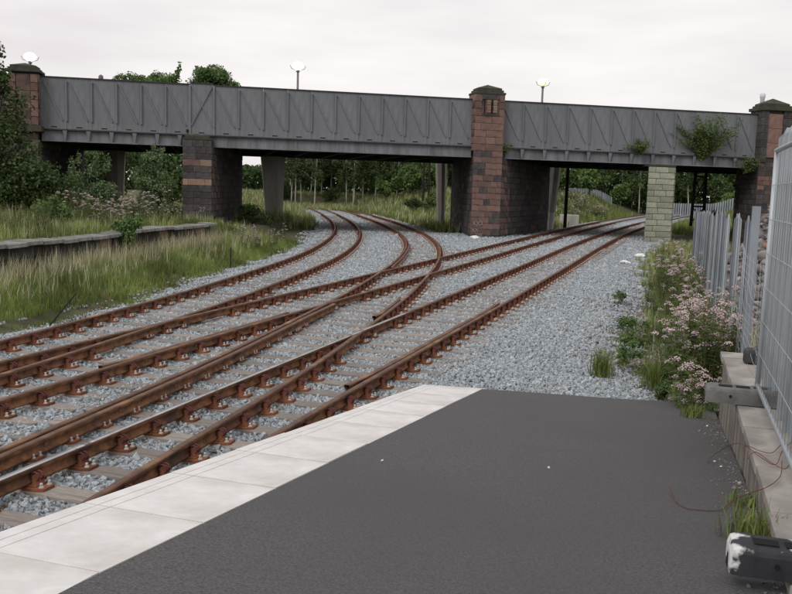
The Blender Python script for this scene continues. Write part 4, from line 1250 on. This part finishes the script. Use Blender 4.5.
# woodland beyond the bridge
def birch(seed):
    bl = [(rng.normal(0, .8), rng.normal(0, .8), z, 1.0, 1.0, .9) for z in np.linspace(4.6, 11.5, 9) for _ in range(2)]
    r = tree_thing('birch_tree', (0, 0, 0), bl, 1500, .42, 'leaf', ((rng.normal(0, .3), rng.normal(0, .3), 11), .13), 'birch', 'slender pale-trunked birch in the wood beyond the bridge', 'birches in the wood beyond the bridge')
    return r
def bushy(seed, h, w, lm, label, group):
    bl = rand_blobs((0, 0, h * .52), (w, w, h * .46), 22, w * .42)
    return tree_thing('woodland_tree', (0, 0, 0), bl, 2300, .42, lm, ((0, 0, h * .7), .16), 'bark', label, group)
BI = [birch(i) for i in range(4)]
G1, G2 = 'dark bushy trees in the wood beyond the bridge', 'light green bushy trees at the edge of the wood'
BS = [bushy(i, 8.5, 2.6, 'leaf', 'dark bushy tree in the wood beyond the bridge', G1) for i in range(3)]
BL_ = [bushy(i, 5.2, 1.9, 'leaf_light', 'light green bushy tree at the edge of the wood', G2) for i in range(2)]
def place(protos, spots):
    for i, (x, y, sc) in enumerate(spots):
        o = protos[i % len(protos)]
        loc = (x, y, ghs(x, y) - .1); rz = random.uniform(0, 6.28)
        if i < len(protos):
            o.matrix_basis = Matrix.Translation(loc) @ Matrix.Rotation(rz, 4, 'Z') @ Matrix.Diagonal((sc, sc, sc, 1))
        else:
            copy_thing(o, loc, rz, sc)
R2 = random.Random(5)
place(BI, [(R2.uniform(-17, 12), R2.uniform(118, 140), R2.uniform(.75, 1.0)) for _ in range(44)] + [(R2.uniform(26, 60), R2.uniform(140, 150), R2.uniform(.8, 1.1)) for _ in range(6)])
place(BS, [(-17 + i * 2.9 + R2.uniform(-1, 1), R2.uniform(140, 150), R2.uniform(.85, 1.2)) for i in range(12)] + [(-18 + i * 2.4 + R2.uniform(-1, 1), R2.uniform(130, 138), R2.uniform(.45, .7)) for i in range(14)] + [(22 + i * 4.2 + R2.uniform(-1, 1), R2.uniform(136, 146) + (i > 5) * 8, R2.uniform(.8, 1.15)) for i in range(11)] + [(-22, 112, .62), (-26, 116, .7), (-31, 112, .75)])
place(BL_, [(R2.uniform(-2, 12), R2.uniform(113, 122), R2.uniform(.6, 1.0)) for _ in range(9)] + [(27.5, 124, 1.1), (23.5, 127, .9), (34, 133, .9), (20.5, 121, .7), (53, 138, .9), (60, 137, .9), (11.5, 96, .5), (9.8, 92, .42)])
n = 70000
C = np.stack([rng.uniform(-92, 95, n), rng.uniform(149, 163, n), 0 * rng.uniform(0, 1, n)], 1)
hh = np.where((C[:, 0] < -18) & (C[:, 0] > -36), 5.0, 10.5 + 1.5 * np.sin(C[:, 0] * .45) + 1.2 * np.sin(C[:, 0] * 1.13))
C[:, 2] = -.6 + (hh + 1.6) * rng.uniform(0, 1, n) ** .9
N = rng.normal(0, 1, (n, 3)); L = rng.uniform(.5, 1.1, n)
V, F = leaf_quads(C, N, L, L * .65)
t = np.repeat(rng.uniform(.55, 1.2, (n, 1)) * np.array([[.9, 1, .9]]), 4, 0)
tag(link('woodland', np_mesh('woodland', V, F, 'leaf', t)), 'dense dark wood closing the view behind the bridge', 'wood', kind='stuff')

# shrubs under and beside the bridge
def shrub(name, loc, blobs, n, size, lm, label, group=None, shell=.5):
    return tree_thing(name, loc, blobs, n, size, lm, ((0, 0, max(b[2] for b in blobs) * .7), .05), 'bark', label, group, shell, 'shrub')
bl = rand_blobs((0, 0, 1.75), (.95, .8, 1.6), 34, .40) + [(.35, 0, 3.4, .25, .25, .45), (.0, 0, 3.6, .22, .2, .35), (-.5, 0, 3.1, .25, .2, .4)]
shrub('willow_shrub', (-11.9, 41.6, .45), bl, 11000, .12, 'leaf_pale', 'tall light green shrub growing against the dark stone pier')
bl = rand_blobs((0, 0, 1.0), (1.35, .8, .9), 20, .42) + [(-.9, 0, 2.3, .22, .22, .55), (-.55, 0, 2.7, .16, .16, .45), (.9, 0, 2.5, .16, .16, .5), (.3, 0, 2.5, .2, .2, .5), (.1, 0, 2.1, .35, .3, .4)]
shrub('broom_shrub', (-15.3, 42.4, .9), bl, 8000, .12, 'leaf_pale', 'wide pale shrub with upright shoots under the short left span')
bl = rand_blobs((0, 0, 1.2), (1.3, .8, 1.1), 20, .45)
shrub('bramble_bush', (-14.6, 36.2, .8), bl, 6000, .12, 'leaf', 'dark bramble bush at the foot of the dark leafy tree')
bl = rand_blobs((0, 0, .55), (.75, .5, .5), 10, .3)
shrub('nettle_clump', (-11.9, 29.5, .8), bl, 2600, .10, 'leaf_light', 'bright green nettle clump on the disused platform')
bl = rand_blobs((0, 0, .6), (.8, .5, .5), 10, .3)
shrub('nettle_clump', (-12.9, 24.2, .8), bl, 2600, .10, 'leaf_light', 'green nettle clump close to the crumbling platform slabs')
bl = rand_blobs((0, 0, .9), (.42, .35, .75), 10, .22)
shrub('elder_seedling', (-8.72, 27.4, .1), bl, 1500, .12, 'leaf_light', 'leafy young shrub growing out of the old platform edge')
bl = rand_blobs((0, 0, .8), (1.1, .7, .7), 12, .35)
shrub('bramble_bush', (-8.9, 52.2, -.1), bl, 3000, .12, 'leaf', 'low dark bush in the shade beside the dark stone pier')
bl = rand_blobs((0, 0, .9), (1.0, .8, .8), 12, .4)
shrub('bramble_bush', (1.6, 92, .2), bl, 1800, .2, 'leaf', 'dark bush beside the utility pole beyond the long span')
shrub('bramble_bush', (3.6, 94, .2), rand_blobs((0, 0, 1.2), (1.3, .8, 1.1), 12, .5), 1800, .2, 'leaf_light', 'green bush to the right of the utility pole')
shrub('bramble_bush', (25.6, 70.0, .2), rand_blobs((0, 0, .8), (1.0, .8, .7), 12, .35), 1800, .14, 'leaf', 'green bush at the foot of the black trestle in the right opening')

# plants rooted in the bridge
def spray(name, base, n, length, up, spread, lm, label, leafs=60, lsize=.11):
    r = empty(name, base, label, 'plant')
    Cs, Ns = [], []; mb = MB()
    for i in range(n):
        a = random.uniform(0, 6.28); d = Vector((math.cos(a) * spread * random.uniform(.1, 1), math.sin(a) * .4 * spread * random.uniform(-1, .3) - .12, up * random.uniform(.55, 1.1)))
        L = length * random.uniform(.5, 1.0)
        p1 = d.normalized() * L * .55; p2 = d.normalized() * L + Vector((d.x * .25, d.y * .3, -L * .10))
        mb.tube([(0, 0, 0), p1, p2], [.012, .008, .003], 4)
        for k in range(leafs):
            t = random.uniform(.12, 1)
            p = p1 * (2 * t) if t < .5 else p1.lerp(p2, t * 2 - 1)
            Cs.append((p.x + random.gauss(0, .10), p.y + random.gauss(0, .09), p.z + random.gauss(0, .09))); Ns.append((random.gauss(0, .6), random.gauss(0, .6) - .3, .8))
    Cs, Ns = np.array(Cs), np.array(Ns); L = lsize * rng.uniform(.7, 1.4, len(Cs))
    V, F = leaf_quads(Cs, Ns, L, L * .42)
    t = np.repeat(rng.uniform(.65, 1.35, (len(Cs), 1)) * np.stack([rng.uniform(.9, 1.25, len(Cs)), np.ones(len(Cs)), rng.uniform(.85, 1.1, len(Cs))], 1), 4, 0)
    link('foliage', np_mesh('foliage', V, F, lm, t), r, base)
    link('stems', mb.mesh('stems', 'stem'), r, base)
    return r
spray('buddleia_bush', BP(14.5, -.16, 4.95), 60, 3.5, 1.0, .85, 'leaf_light', 'large buddleia bush sprouting from the girder and covering the grey parapet', 75, .15)
spray('buddleia_bush', BP(10.1, -.2, 5.3), 24, 1.2, .45, 1.0, 'leaf_light', 'small drooping bush on the girder above the green brick pillar', 50, .12)
spray('buddleia_bush', BP(17.7, -.25, 4.3), 20, 1.5, .8, .7, 'leaf_light', 'straggly bush on the girder end beside the right stone pillar', 45, .12)
spray('fern_clump', BP(1.05, -.2, 4.9), 14, .8, .7, .6, 'leaf_light', 'small fern tuft where the red stone pillar meets the girder', 30, .10)

# grasses
def blades(name, P, H, W, material, label, tintf, nb=12, spreadf=.5, cat='grass'):
    P = np.repeat(P, nb, axis=0); H = np.repeat(H, nb) * rng.uniform(.45, 1.2, len(P)); n = len(P)
    P = P + np.concatenate([rng.normal(0, .04, (n, 2)), np.zeros((n, 1))], 1)
    a = rng.uniform(0, 6.283, n); lean = rng.uniform(.05, spreadf, n)
    d = np.stack([np.cos(a), np.sin(a), np.zeros(n)], 1); q = np.stack([-np.sin(a), np.cos(a), np.zeros(n)], 1)
    w = (W * rng.uniform(.6, 1.3, n))[:, None]
    up = np.array([[0, 0, 1.0]])
    m1 = P + up * (H * .55)[:, None] + d * (H * lean * .35)[:, None]
    m2 = P + up * (H * (1 - .35 * lean))[:, None] + d * (H * lean)[:, None]
    V = np.stack([P - q * w, P + q * w, m1 + q * w * .8, m1 - q * w * .8, m2], 1).reshape(-1, 3)
    b = np.arange(n)[:, None] * 5
    F = np.concatenate([b + [0, 1, 2], b + [0, 2, 3], b + [3, 2, 4]], 1).reshape(-1, 3)
    t = tintf(P, n)
    return tag(link(name, np_mesh(name, V, F, material, np.repeat(t, 5, 0))), label, cat, kind='stuff')
def tf(P, n):
    g = rng.uniform(.65, 1.35, (n, 1)); patch = .85 + .25 * np.sin(P[:, 0] * 1.7 + P[:, 1] * .9)[:, None]
    return g * patch * np.stack([rng.uniform(.85, 1.35, n), np.ones(n), rng.uniform(.8, 1.15, n)], 1)
def tfs(P, n): return rng.uniform(.75, 1.3, (n, 1)) * np.stack([rng.uniform(.88, 1.02, n), np.ones(n), rng.uniform(.85, 1.1, n)], 1)
def scatter(x0, x1, y0, y1, n, keep):
    x = rng.uniform(x0, x1, n); y = rng.uniform(y0, y1, n); k = keep(x, y); x, y = x[k], y[k]
    return np.stack([x, y, gh(x, y) - .01], 1)
def verge_keep(x, y): return (x > EDGE(y) + .0) & (x < XL(y) + wob(y, 1) + .12 + rng.normal(0, .12, len(x))) & (x / y > -.62)
P = scatter(-13, -3.5, 9, 44, 18000, verge_keep)
dist = XL(P[:, 1]) - P[:, 0]
keep = rng.uniform(0, 1, len(P)) < np.clip(.85 + dist * .8, 0.2, 1)
P = P[keep]; dist = dist[keep]
Hh = np.clip(.14 + .16 * np.clip(dist, 0, 3), .12, .6) * rng.uniform(.7, 1.2, len(P))
Pw = scatter(-12.6, -7.4, 10, 37, 26000, lambda x, y: (x > EDGE(y) + .02) & (x < EDGE(y) + .75))
blades('wall_foot_grass', Pw[:800], rng.uniform(.5, 1.0, min(800, len(Pw))), .007, 'straw', 'tall seeding grass leaning against the disused platform wall', tfs, 7, .35)
blades('verge_grass', P, Hh, .007, 'grass', 'long green grass on the verge below the disused platform', tf, 12)
sel = rng.uniform(0, 1, len(P)) < np.clip((dist - .9) * .16, 0, .42)
blades('dry_grass', P[sel], np.clip(Hh[sel] * 1.6, .35, .85), .0055, 'straw', 'pale dry seeding grass along the foot of the disused platform', tfs, 9, .45)
P = scatter(-24, -7, 14, 46, 15000, lambda x, y: (x < EDGE(np.clip(y, -6, 42)) - .05 - .55 * rng.uniform(0, 1, len(x)) ** .5) & (x / y > -.62))
blades('platform_grass', P, rng.uniform(.2, .55, len(P)), .008, 'grass', 'rank grass covering the disused platform', tf, 10)
sel = rng.uniform(0, 1, len(P)) < .2
blades('dry_grass', P[sel], rng.uniform(.4, .7, sel.sum()), .006, 'straw', 'dry grass stalks scattered over the disused platform', tfs, 6, .4)
def rv(x, y):
    s = (x - P0[0]) * D0[0] + (y - P0[1]) * D0[1]; w = (x - P0[0]) * N0[0] + (y - P0[1]) * N0[1]
    return (x > XR(np.clip(y, 10, 57)) + wob(y, 3) * .6 + rng.normal(-.05, .15, len(x))) & (w < 5.0 + .03 * y) & (s > 7.2)
P = scatter(3, 19, 11.4, 54, 15000, rv)
P = P[rng.uniform(0, 1, len(P)) < np.where(P[:, 1] < 15.5, .4, 1)]
blades('trackside_grass', P, rng.uniform(.12, .4, len(P)), .007, 'grass', 'green grass between the ballast and the grey steel fence', tf, 11)
sel = rng.uniform(0, 1, len(P)) < .16
blades('dry_grass', P[sel], rng.uniform(.3, .6, sel.sum()), .0055, 'straw', 'dry grass stems among the weeds by the steel fence', tfs, 7, .5)
P = scatter(-30, 18, 57, 146, 26000, lambda x, y: ((track_dist(x, y) > 1.9 + .4 * rng.uniform(0, 1, len(x))) | ((y > 104) & (x < 8))) & ~((x > 4.5) & (x < 13) & (y < 69)))
blades('meadow_grass', P, rng.uniform(.35, .95, len(P)), .022, 'grass', 'tall meadow grass beyond the bridge', tf, 6)
sel = rng.uniform(0, 1, len(P)) < .25
blades('dry_grass', P[sel], rng.uniform(.6, 1.1, sel.sum()), .018, 'straw', 'dry meadow grass beyond the bridge', tfs, 5, .4)
P = scatter(14, 62, 62, 130, 16000, lambda x, y: (track_dist(x, y) > 2.3) & (x > CX['B'](y) - 14) & ~((x < 22) & (y < 68)))
blades('bank_grass', P, rng.uniform(.3, .8, len(P)), .022, 'grass', 'rough grass on the bank beyond the right-hand span', tf, 6)

# pink flowering weeds (stems with leaves, flat flower heads)
def weed_parts(seed, h, nst, lean, lm='leaf_light'):
    r = random.Random(seed)
    Cs, Ns, Ls, st = [], [], [], MB(); fl_v, fl_f, fl_t = [], [], []
    oct_v = np.array([(1, 0, 0), (-1, 0, 0), (0, 1, 0), (0, -1, 0), (0, 0, .8), (0, 0, -.5)], float)
    oct_f = np.array([(0, 2, 4), (2, 1, 4), (1, 3, 4), (3, 0, 4), (2, 0, 5), (1, 2, 5), (3, 1, 5), (0, 3, 5)])
    nf = 0
    for i in range(nst):
        a = r.uniform(0, 6.28); rr = r.uniform(0, .16)
        b = Vector((rr * math.cos(a), rr * math.sin(a), 0)); hh = h * r.uniform(.5, 1.08)
        top = b + Vector((math.cos(a) * lean * hh * r.uniform(.3, 1), math.sin(a) * lean * hh * r.uniform(.3, 1), hh))
        mid = b.lerp(top, .5) + Vector((r.gauss(0, .03), r.gauss(0, .03), 0))
        st.tube([b, mid, top], [.005, .004, .0025], 3, cap=False)
        nl = int(hh / .05)
        for k in range(nl):
            t = .08 + .84 * k / nl
            p = b.lerp(mid, t * 2) if t < .5 else mid.lerp(top, t * 2 - 1)
            for s in (0, 1, 2):
                an = k * 1.57 + s * 2.1 + r.uniform(-.3, .3); ll = .11 * (1 - .45 * t) * r.uniform(.7, 1.2)
                Cs.append((p.x + math.cos(an) * ll * .55, p.y + math.sin(an) * ll * .55, p.z - .01)); Ns.append((-math.cos(an) * .35 + r.gauss(0, .3), -math.sin(an) * .35 + r.gauss(0, .3), 1)); Ls.append(ll)
        for hd in range(r.choice([0, 1, 1, 2, 2])):
            hc = top + Vector((r.gauss(0, .07), r.gauss(0, .07), r.uniform(-.22, .03)))
            st.tube([top - Vector((0, 0, .12)), hc], [.003, .002], 3, cap=False)
            R = r.uniform(.04, .08)
            tn = r.uniform(.75, 1.15)
            for q in range(17):
                an = q * 2.4; rq = R * math.sqrt((q + .5) / 17)
                c = np.array([hc.x + rq * math.cos(an), hc.y + rq * math.sin(an), hc.z + .016 - rq * rq * 9.0 + r.uniform(-.012, .014)])
                fl_v.append(oct_v * r.uniform(.010, .016) + c); fl_f.append(oct_f + 6 * nf); nf += 1
                u = tn * r.uniform(.8, 1.2); fl_t.append(np.tile((u, u * r.uniform(.88, 1.0), u * r.uniform(.9, 1.0)), (6, 1)))
    Cs, Ns, Ls = np.array(Cs), np.array(Ns), np.array(Ls)
    # leaves point outwards along their own direction: reuse rhombus leaves
    V, F = leaf_quads(Cs, Ns, Ls, Ls * .36)
    g = rng.uniform(.6, 1.25, (len(Cs), 1)); t = np.repeat(g * np.stack([rng.uniform(.85, 1.3, len(Cs)), np.ones(len(Cs)), rng.uniform(.8, 1.1, len(Cs))], 1), 4, 0)
    return (np_mesh('foliage', V, F, lm, t), st.mesh('stems', 'stem'), np_mesh('flower_heads', np.concatenate(fl_v), np.concatenate(fl_f), 'flower', np.concatenate(fl_t)))
WD = [weed_parts(i, 1.15, 11, .28) for i in range(4)]
def weed(x, y, sc, label, group, heads=True):
    z = ghs(x, y) - .02
    v = random.choice(WD)
    mtx = Matrix.Translation((x, y, z)) @ Matrix.Rotation(random.uniform(0, 6.28), 4, 'Z') @ Matrix.Diagonal((sc, sc, sc * random.uniform(.9, 1.1), 1))
    r = empty('flowering_weed', (x, y, z), label, 'weed', group)
    for nm, me in zip(('foliage', 'stems', 'flower_heads'), v):
        if nm == 'flower_heads' and not heads: continue
        pt_ = link(nm, me, r, mtx=mtx)
        if nm == 'flower_heads': pt_['kind'] = 'stuff'
R3 = random.Random(11)
GR = 'pink flowering weeds along the steel fence'
def near_label(s):
    if s < 9.2: return 'pink-flowered weed crowding round the far end of the low wall'
    if s < 13: return 'bushy weed with flat pale pink flower heads beside the square fence end post'
    if s < 20: return 'pink-flowered weed in the middle of the row along the steel fence'
    return 'pink-flowered weed by the far stretch of steel fence near the brick pillar'
for _ in range(46):
    s = R3.choice([R3.uniform(7.6, 12), R3.uniform(8.2, 14), R3.uniform(12, 30)]); w = 3.30 + R3.uniform(-.15, .55) - (.0 if s < 16 else .3)
    if s < 8.2: w = R3.uniform(3.25, 3.6)
    x, y, _ = PS(s, w, 0); weed(x, y, R3.uniform(.85, 1.2) * (.85 if s < 8.2 else 1.05), near_label(s), GR)
for _ in range(34):
    s = R3.uniform(7.7, 26); w = R3.uniform(2.75, 3.5) - (.0 if s < 16 else .25)
    x, y, _ = PS(s, w, 0)
    weed(x, y, R3.uniform(.4, .75), ('leafy flowerless weed in front of the pink weeds by the low wall end' if s < 13 else 'leafy flowerless weed between the ballast and the steel fence'), 'leafy weeds along the steel fence', False)
GL = 'pink flowering weeds on the disused platform'
for _ in range(30):
    y = R3.uniform(29.5, 36); x = float(EDGE(y)) - .7 - R3.uniform(0, 1) * 3.4
    weed(x, y, R3.uniform(.75, 1.15), 'whitish pink weed on the disused platform close to the stone edge slabs' if x > EDGE(y) - 2.2 else 'whitish pink weed on the disused platform close to the shrubs', GL)
for _ in range(40):
    y = R3.uniform(20, 36.5); x = float(EDGE(y)) - 1.2 - R3.uniform(0, 5.5)
    weed(x, y, R3.uniform(.6, 1.05), 'leafy green weed without flowers at the near part of the disused platform' if y < 27.5 else 'leafy green weed among the pink flowers of the disused platform', 'leafy weeds on the disused platform', False)
LV = ('pink-flowered weed standing in the verge grass by the dark stone pier', 'pink flowering weeds in the verge grass')
for _ in range(9):
    y = R3.uniform(36, 44); x = float(XL(y)) - .5 - R3.uniform(0, 2.6)
    weed(x, y, R3.uniform(.6, .95), *LV)
LB = ('pink-flowered weed on the grassy bank beyond the right-hand span', 'pink flowering weeds on the far bank')
for _ in range(70):
    y = R3.uniform(82, 112); x = float(CX['B'](y)) - 3.2 - R3.uniform(0, 8)
    weed(x, y, R3.uniform(1.0, 1.6), *LB)
# weeds in the ballast
def ballast_weed(x, y, h, w, n, label, lm='leaf_light', size=.07):
    bl = rand_blobs((0, 0, h * .5), (w, w, h * .45), 7, w * .4)
    z = BZ
    r = empty('ballast_weed', (x, y, z), label, 'weed')
    link('foliage', make_crown('foliage', bl, n, size, lm, .7, aspect=.4), r, (x, y, z))
    mb = MB()
    for _ in range(6): mb.tube([(0, 0, 0), (random.gauss(0, w * .4), random.gauss(0, w * .4), h * random.uniform(.5, .9))], [.006, .003], 3)
    link('stems', mb.mesh('stems', 'stem'), r, (x, y, z))
ballast_weed(5.75, 21.6, .55, .26, 420, 'lone green weed growing in the ballast beside the main track')
ballast_weed(3.75, 13.6, .42, .24, 500, 'low leafy weed on the stones near the end of the asphalt')
ballast_weed(4.35, 15.2, .32, .42, 700, 'spreading bramble mat at the edge of the ballast')
ballast_weed(3.72, 11.35, .28, .22, 500, 'small leafy weed at the corner where asphalt meets the wall end')
def tuft(x, y, z, h, n, label):
    P = np.array([[x, y, z]] * n) + np.concatenate([rng.normal(0, .06, (n, 2)), np.zeros((n, 1))], 1)
    o = blades('grass_tuft', P - np.array([[x, y, z]]), np.full(n, h), .005, 'grass', label, tf, 9, .8, 'grass tuft')
    del o['kind']
    o.location = (x, y, z)
tuft(3.15, 12.55, -.2, .5, 26, 'blue-green grass tuft on the stones beyond the asphalt end')
tuft(3.75, 12.0, -.2, .42, 20, 'smaller grass tuft beside the pink weeds at the asphalt end')
x, y, z = PS(1.85, 3.50, rampz(1.85)); tuft(x, y, z, .24, 16, 'bright green grass tuft at the wall foot behind the splashed rubber block')
x, y, z = PS(2.7, 3.53, rampz(2.7)); tuft(x, y, z, .10, 7, 'tiny weed tuft along the foot of the low wall')
x, y, z = PS(5.55, 3.80, .775); ballast_weed(x, y, .22, .07, 110, 'small weed growing on top of the low wall', size=.05)
x, y, z = PS(7.0, 3.35, rampz(7.0)); tuft(x, y, z, .16, 16, 'dry grass patch at the far end of the low wall')

# dirty stones and grit
n = 5200
y = rng.uniform(10.9, 24, n); x = XR(y) + wob(y, 3) - np.abs(rng.normal(0, .75, n)) + .5
s_ = (x - P0[0]) * D0[0] + (y - P0[1]) * D0[1]; w_ = (x - P0[0]) * N0[0] + (y - P0[1]) * N0[1]
k = (s_ > 7.6 + .29 * np.clip(w_, 0, 3.6)) & (w_ < 3.9); x, y = x[k], y[k]
e = XR(y) + wob(y, 3) - x
z = np.maximum(BZ - .16 * (1 - sst(0, 1.1, e)), gh(x, y)) + rng.uniform(.0, .03, len(x))
stone_scatter('dirty_stones', np.stack([x, y, z], 1), .024 * rng.lognormal(0, .35, len(x)), 'dirty_stone', 'soiled brownish stones along the weedy edge of the ballast', 3)
PPd = []
for (k_, sd_), ln in RL.items():
    m_ = (ln[:, 1] > 5) & (ln[:, 1] < 26); q_ = ln[m_]
    t_ = rng.uniform(0, len(q_) - 1.001, 620); i_ = t_.astype(int); f_ = (t_ - i_)[:, None]
    p_ = q_[i_] * (1 - f_) + q_[i_ + 1] * f_ + rng.normal(0, .13, (620, 2)); PPd.append(p_)
PPd = np.concatenate(PPd)
ok = ((PPd - P0) @ N0) < -.1
for (tx_, ty_, ca, sa, hl) in TIMBERS:
    dx, dy = PPd[:, 0] - tx_, PPd[:, 1] - ty_
    ok &= ~((np.abs(dx * ca + dy * sa) < hl) & (np.abs(-dx * sa + dy * ca) < TW / 2 + .004))
PPd = PPd[ok]
stone_scatter('rust_stained_stones', np.concatenate([PPd, np.full((len(PPd), 1), BZ + .012)], 1), .025 * rng.lognormal(0, .25, len(PPd)), 'dirty_stone', 'rust-stained ballast stones lying close along the rails', 5)
def grit():
    s = random.uniform(.2, 7.2); w = 3.6 - abs(random.gauss(0, .10)) - .01
    x, y, _ = PS(s, w, 0); return x, y, rampz(s) + .003
rock_pile('grit', PS(3.5, 3.5, .4), 520, grit, .003, .010, 'rubble', 'loose grit gathered along the foot of the low wall', 'grit')
ballast_weed(4.0, 12.7, .20, .35, 600, 'creeping leafy weed on the soiled stones beside the pink weeds')
ballast_weed(4.9, 17.6, .25, .40, 600, 'low green weed patch at the ballast edge before the fence')
# ------------------------------------------------------------------ small things
def lump(name, x, y, z, r_, m, label, cat):
    q = MB(); v0 = []
    q.lathe([(r_ * .9, 0), (r_ * 1.1, r_ * .2), (r_ * .85, r_ * .55), (r_ * .3, r_ * .72)], 9, (x, y, z))
    q.v = [(a + random.gauss(0, r_ * .1), b + random.gauss(0, r_ * .1), c) for a, b, c in q.v]
    tag(q.build(name, m, None, False), label, cat)
lump('plastic_bag', 9.6, 35.8, -.33, .24, 'litter', 'crumpled white bag on the ballast edge, the one farther from the brick pillar', 'litter')
lump('plastic_bag', 11.7, 41.0, -.36, .24, 'litter', 'crumpled white bag on the ballast edge closer to the brick pillar', 'litter')
lump('plastic_bag', 4.6, 51.0, -.28, .3, 'litter', 'white litter heap at the foot of the red stone pier', 'litter')
for (s, w) in ((4.2, 3.42), (4.0, 3.46), (2.6, 1.05), (3.1, 2.2), (6.3, 3.45)):
    q = MB(); c = PS(s, w, rampz(s) + .004)
    q.lathe([(.008, 0), (.011, .004), (.007, .010), (.002, .012)], 6, c); q.v = [(a + random.gauss(0, .003), b + random.gauss(0, .003), d) for a, b, d in q.v]
    tag(q.build('pebble', 'coping', None), 'small whitish stone lying on the asphalt ramp', 'pebble', 'pebbles on the asphalt ramp')
# leaning stick and lineside stakes in the verge
q = MB(); q.tube([(-6.55, 15.9, -.25), (-6.2, 16.3, .32)], [.018, .014], 5); tag(q.build('leaning_stake', 'black_steel', None), 'thin dark stake leaning at the edge of the verge', 'stake')
q = MB(); q.tube([(-5.5, 28.0, -.2), (-5.5, 28.0, .45)], .02, 5); tag(q.build('marker_stake', 'black_steel', None), 'short upright dark stake in the long grass', 'stake')
# utility pole pair beyond the long span
up = empty('utility_pole', (3.1, 100, 0), 'black double utility pole standing in the trees beyond the long span', 'utility pole')
for dx in (-.3, .35):
    q = MB(); q.tube([(3.1 + dx, 100, -.2), (3.1 + dx, 100, 9)], .16, 6); q.build('pole', 'black_steel', up)
q = MB(); q.box(2.6, 3.65, 99.8, 100.2, 3.2, 3.4); q.build('brace', 'black_steel', up)
# concrete block by the trestle, far grey fence and cabinet
q = MB(); q.box(14.6, 16.2, 76.5, 77.3, -.3, .75); tag(q.build('concrete_block', 'concrete', None, bevel=.04), 'squat concrete block beside the track beyond the white-footed column', 'concrete block')
def far_fence(x0, x1, y0, y1, h, label, sp=.32):
    r = empty('steel_fence', (x0, y0, ghs(x0, y0)), label, 'fence')
    L = math.hypot(x1 - x0, y1 - y0); n = int(L / sp)
    b = MB(); b.box(-.11, .11, -.02, .02, 0, h); me = b.mesh('pale', 'galv_dark')
    for i in range(n):
        t = i / n; x = x0 + (x1 - x0) * t; y = y0 + (y1 - y0) * t
        link('pale', me, r, (x, y, ghs(x, y) - .1), math.atan2(y1 - y0, x1 - x0))
far_fence(40.5, 60, 128, 122, 2.3, 'long grey steel fence far off in the right-hand opening')
far_fence(16.5, 33, 124, 132, 1.3, 'grey steel fence along the top of the far flowery bank')
q = MB(); q.box(44.5, 46.1, 112, 113, ghs(45, 112) - .2, ghs(45, 112) + 2.6); q.box(44.4, 46.2, 111.9, 113.1, ghs(45, 112) + 2.6, ghs(45, 112) + 2.7)
tag(q.build('equipment_cabinet', 'pale_post', None), 'pale equipment cabinet in front of the far grey fence', 'cabinet')
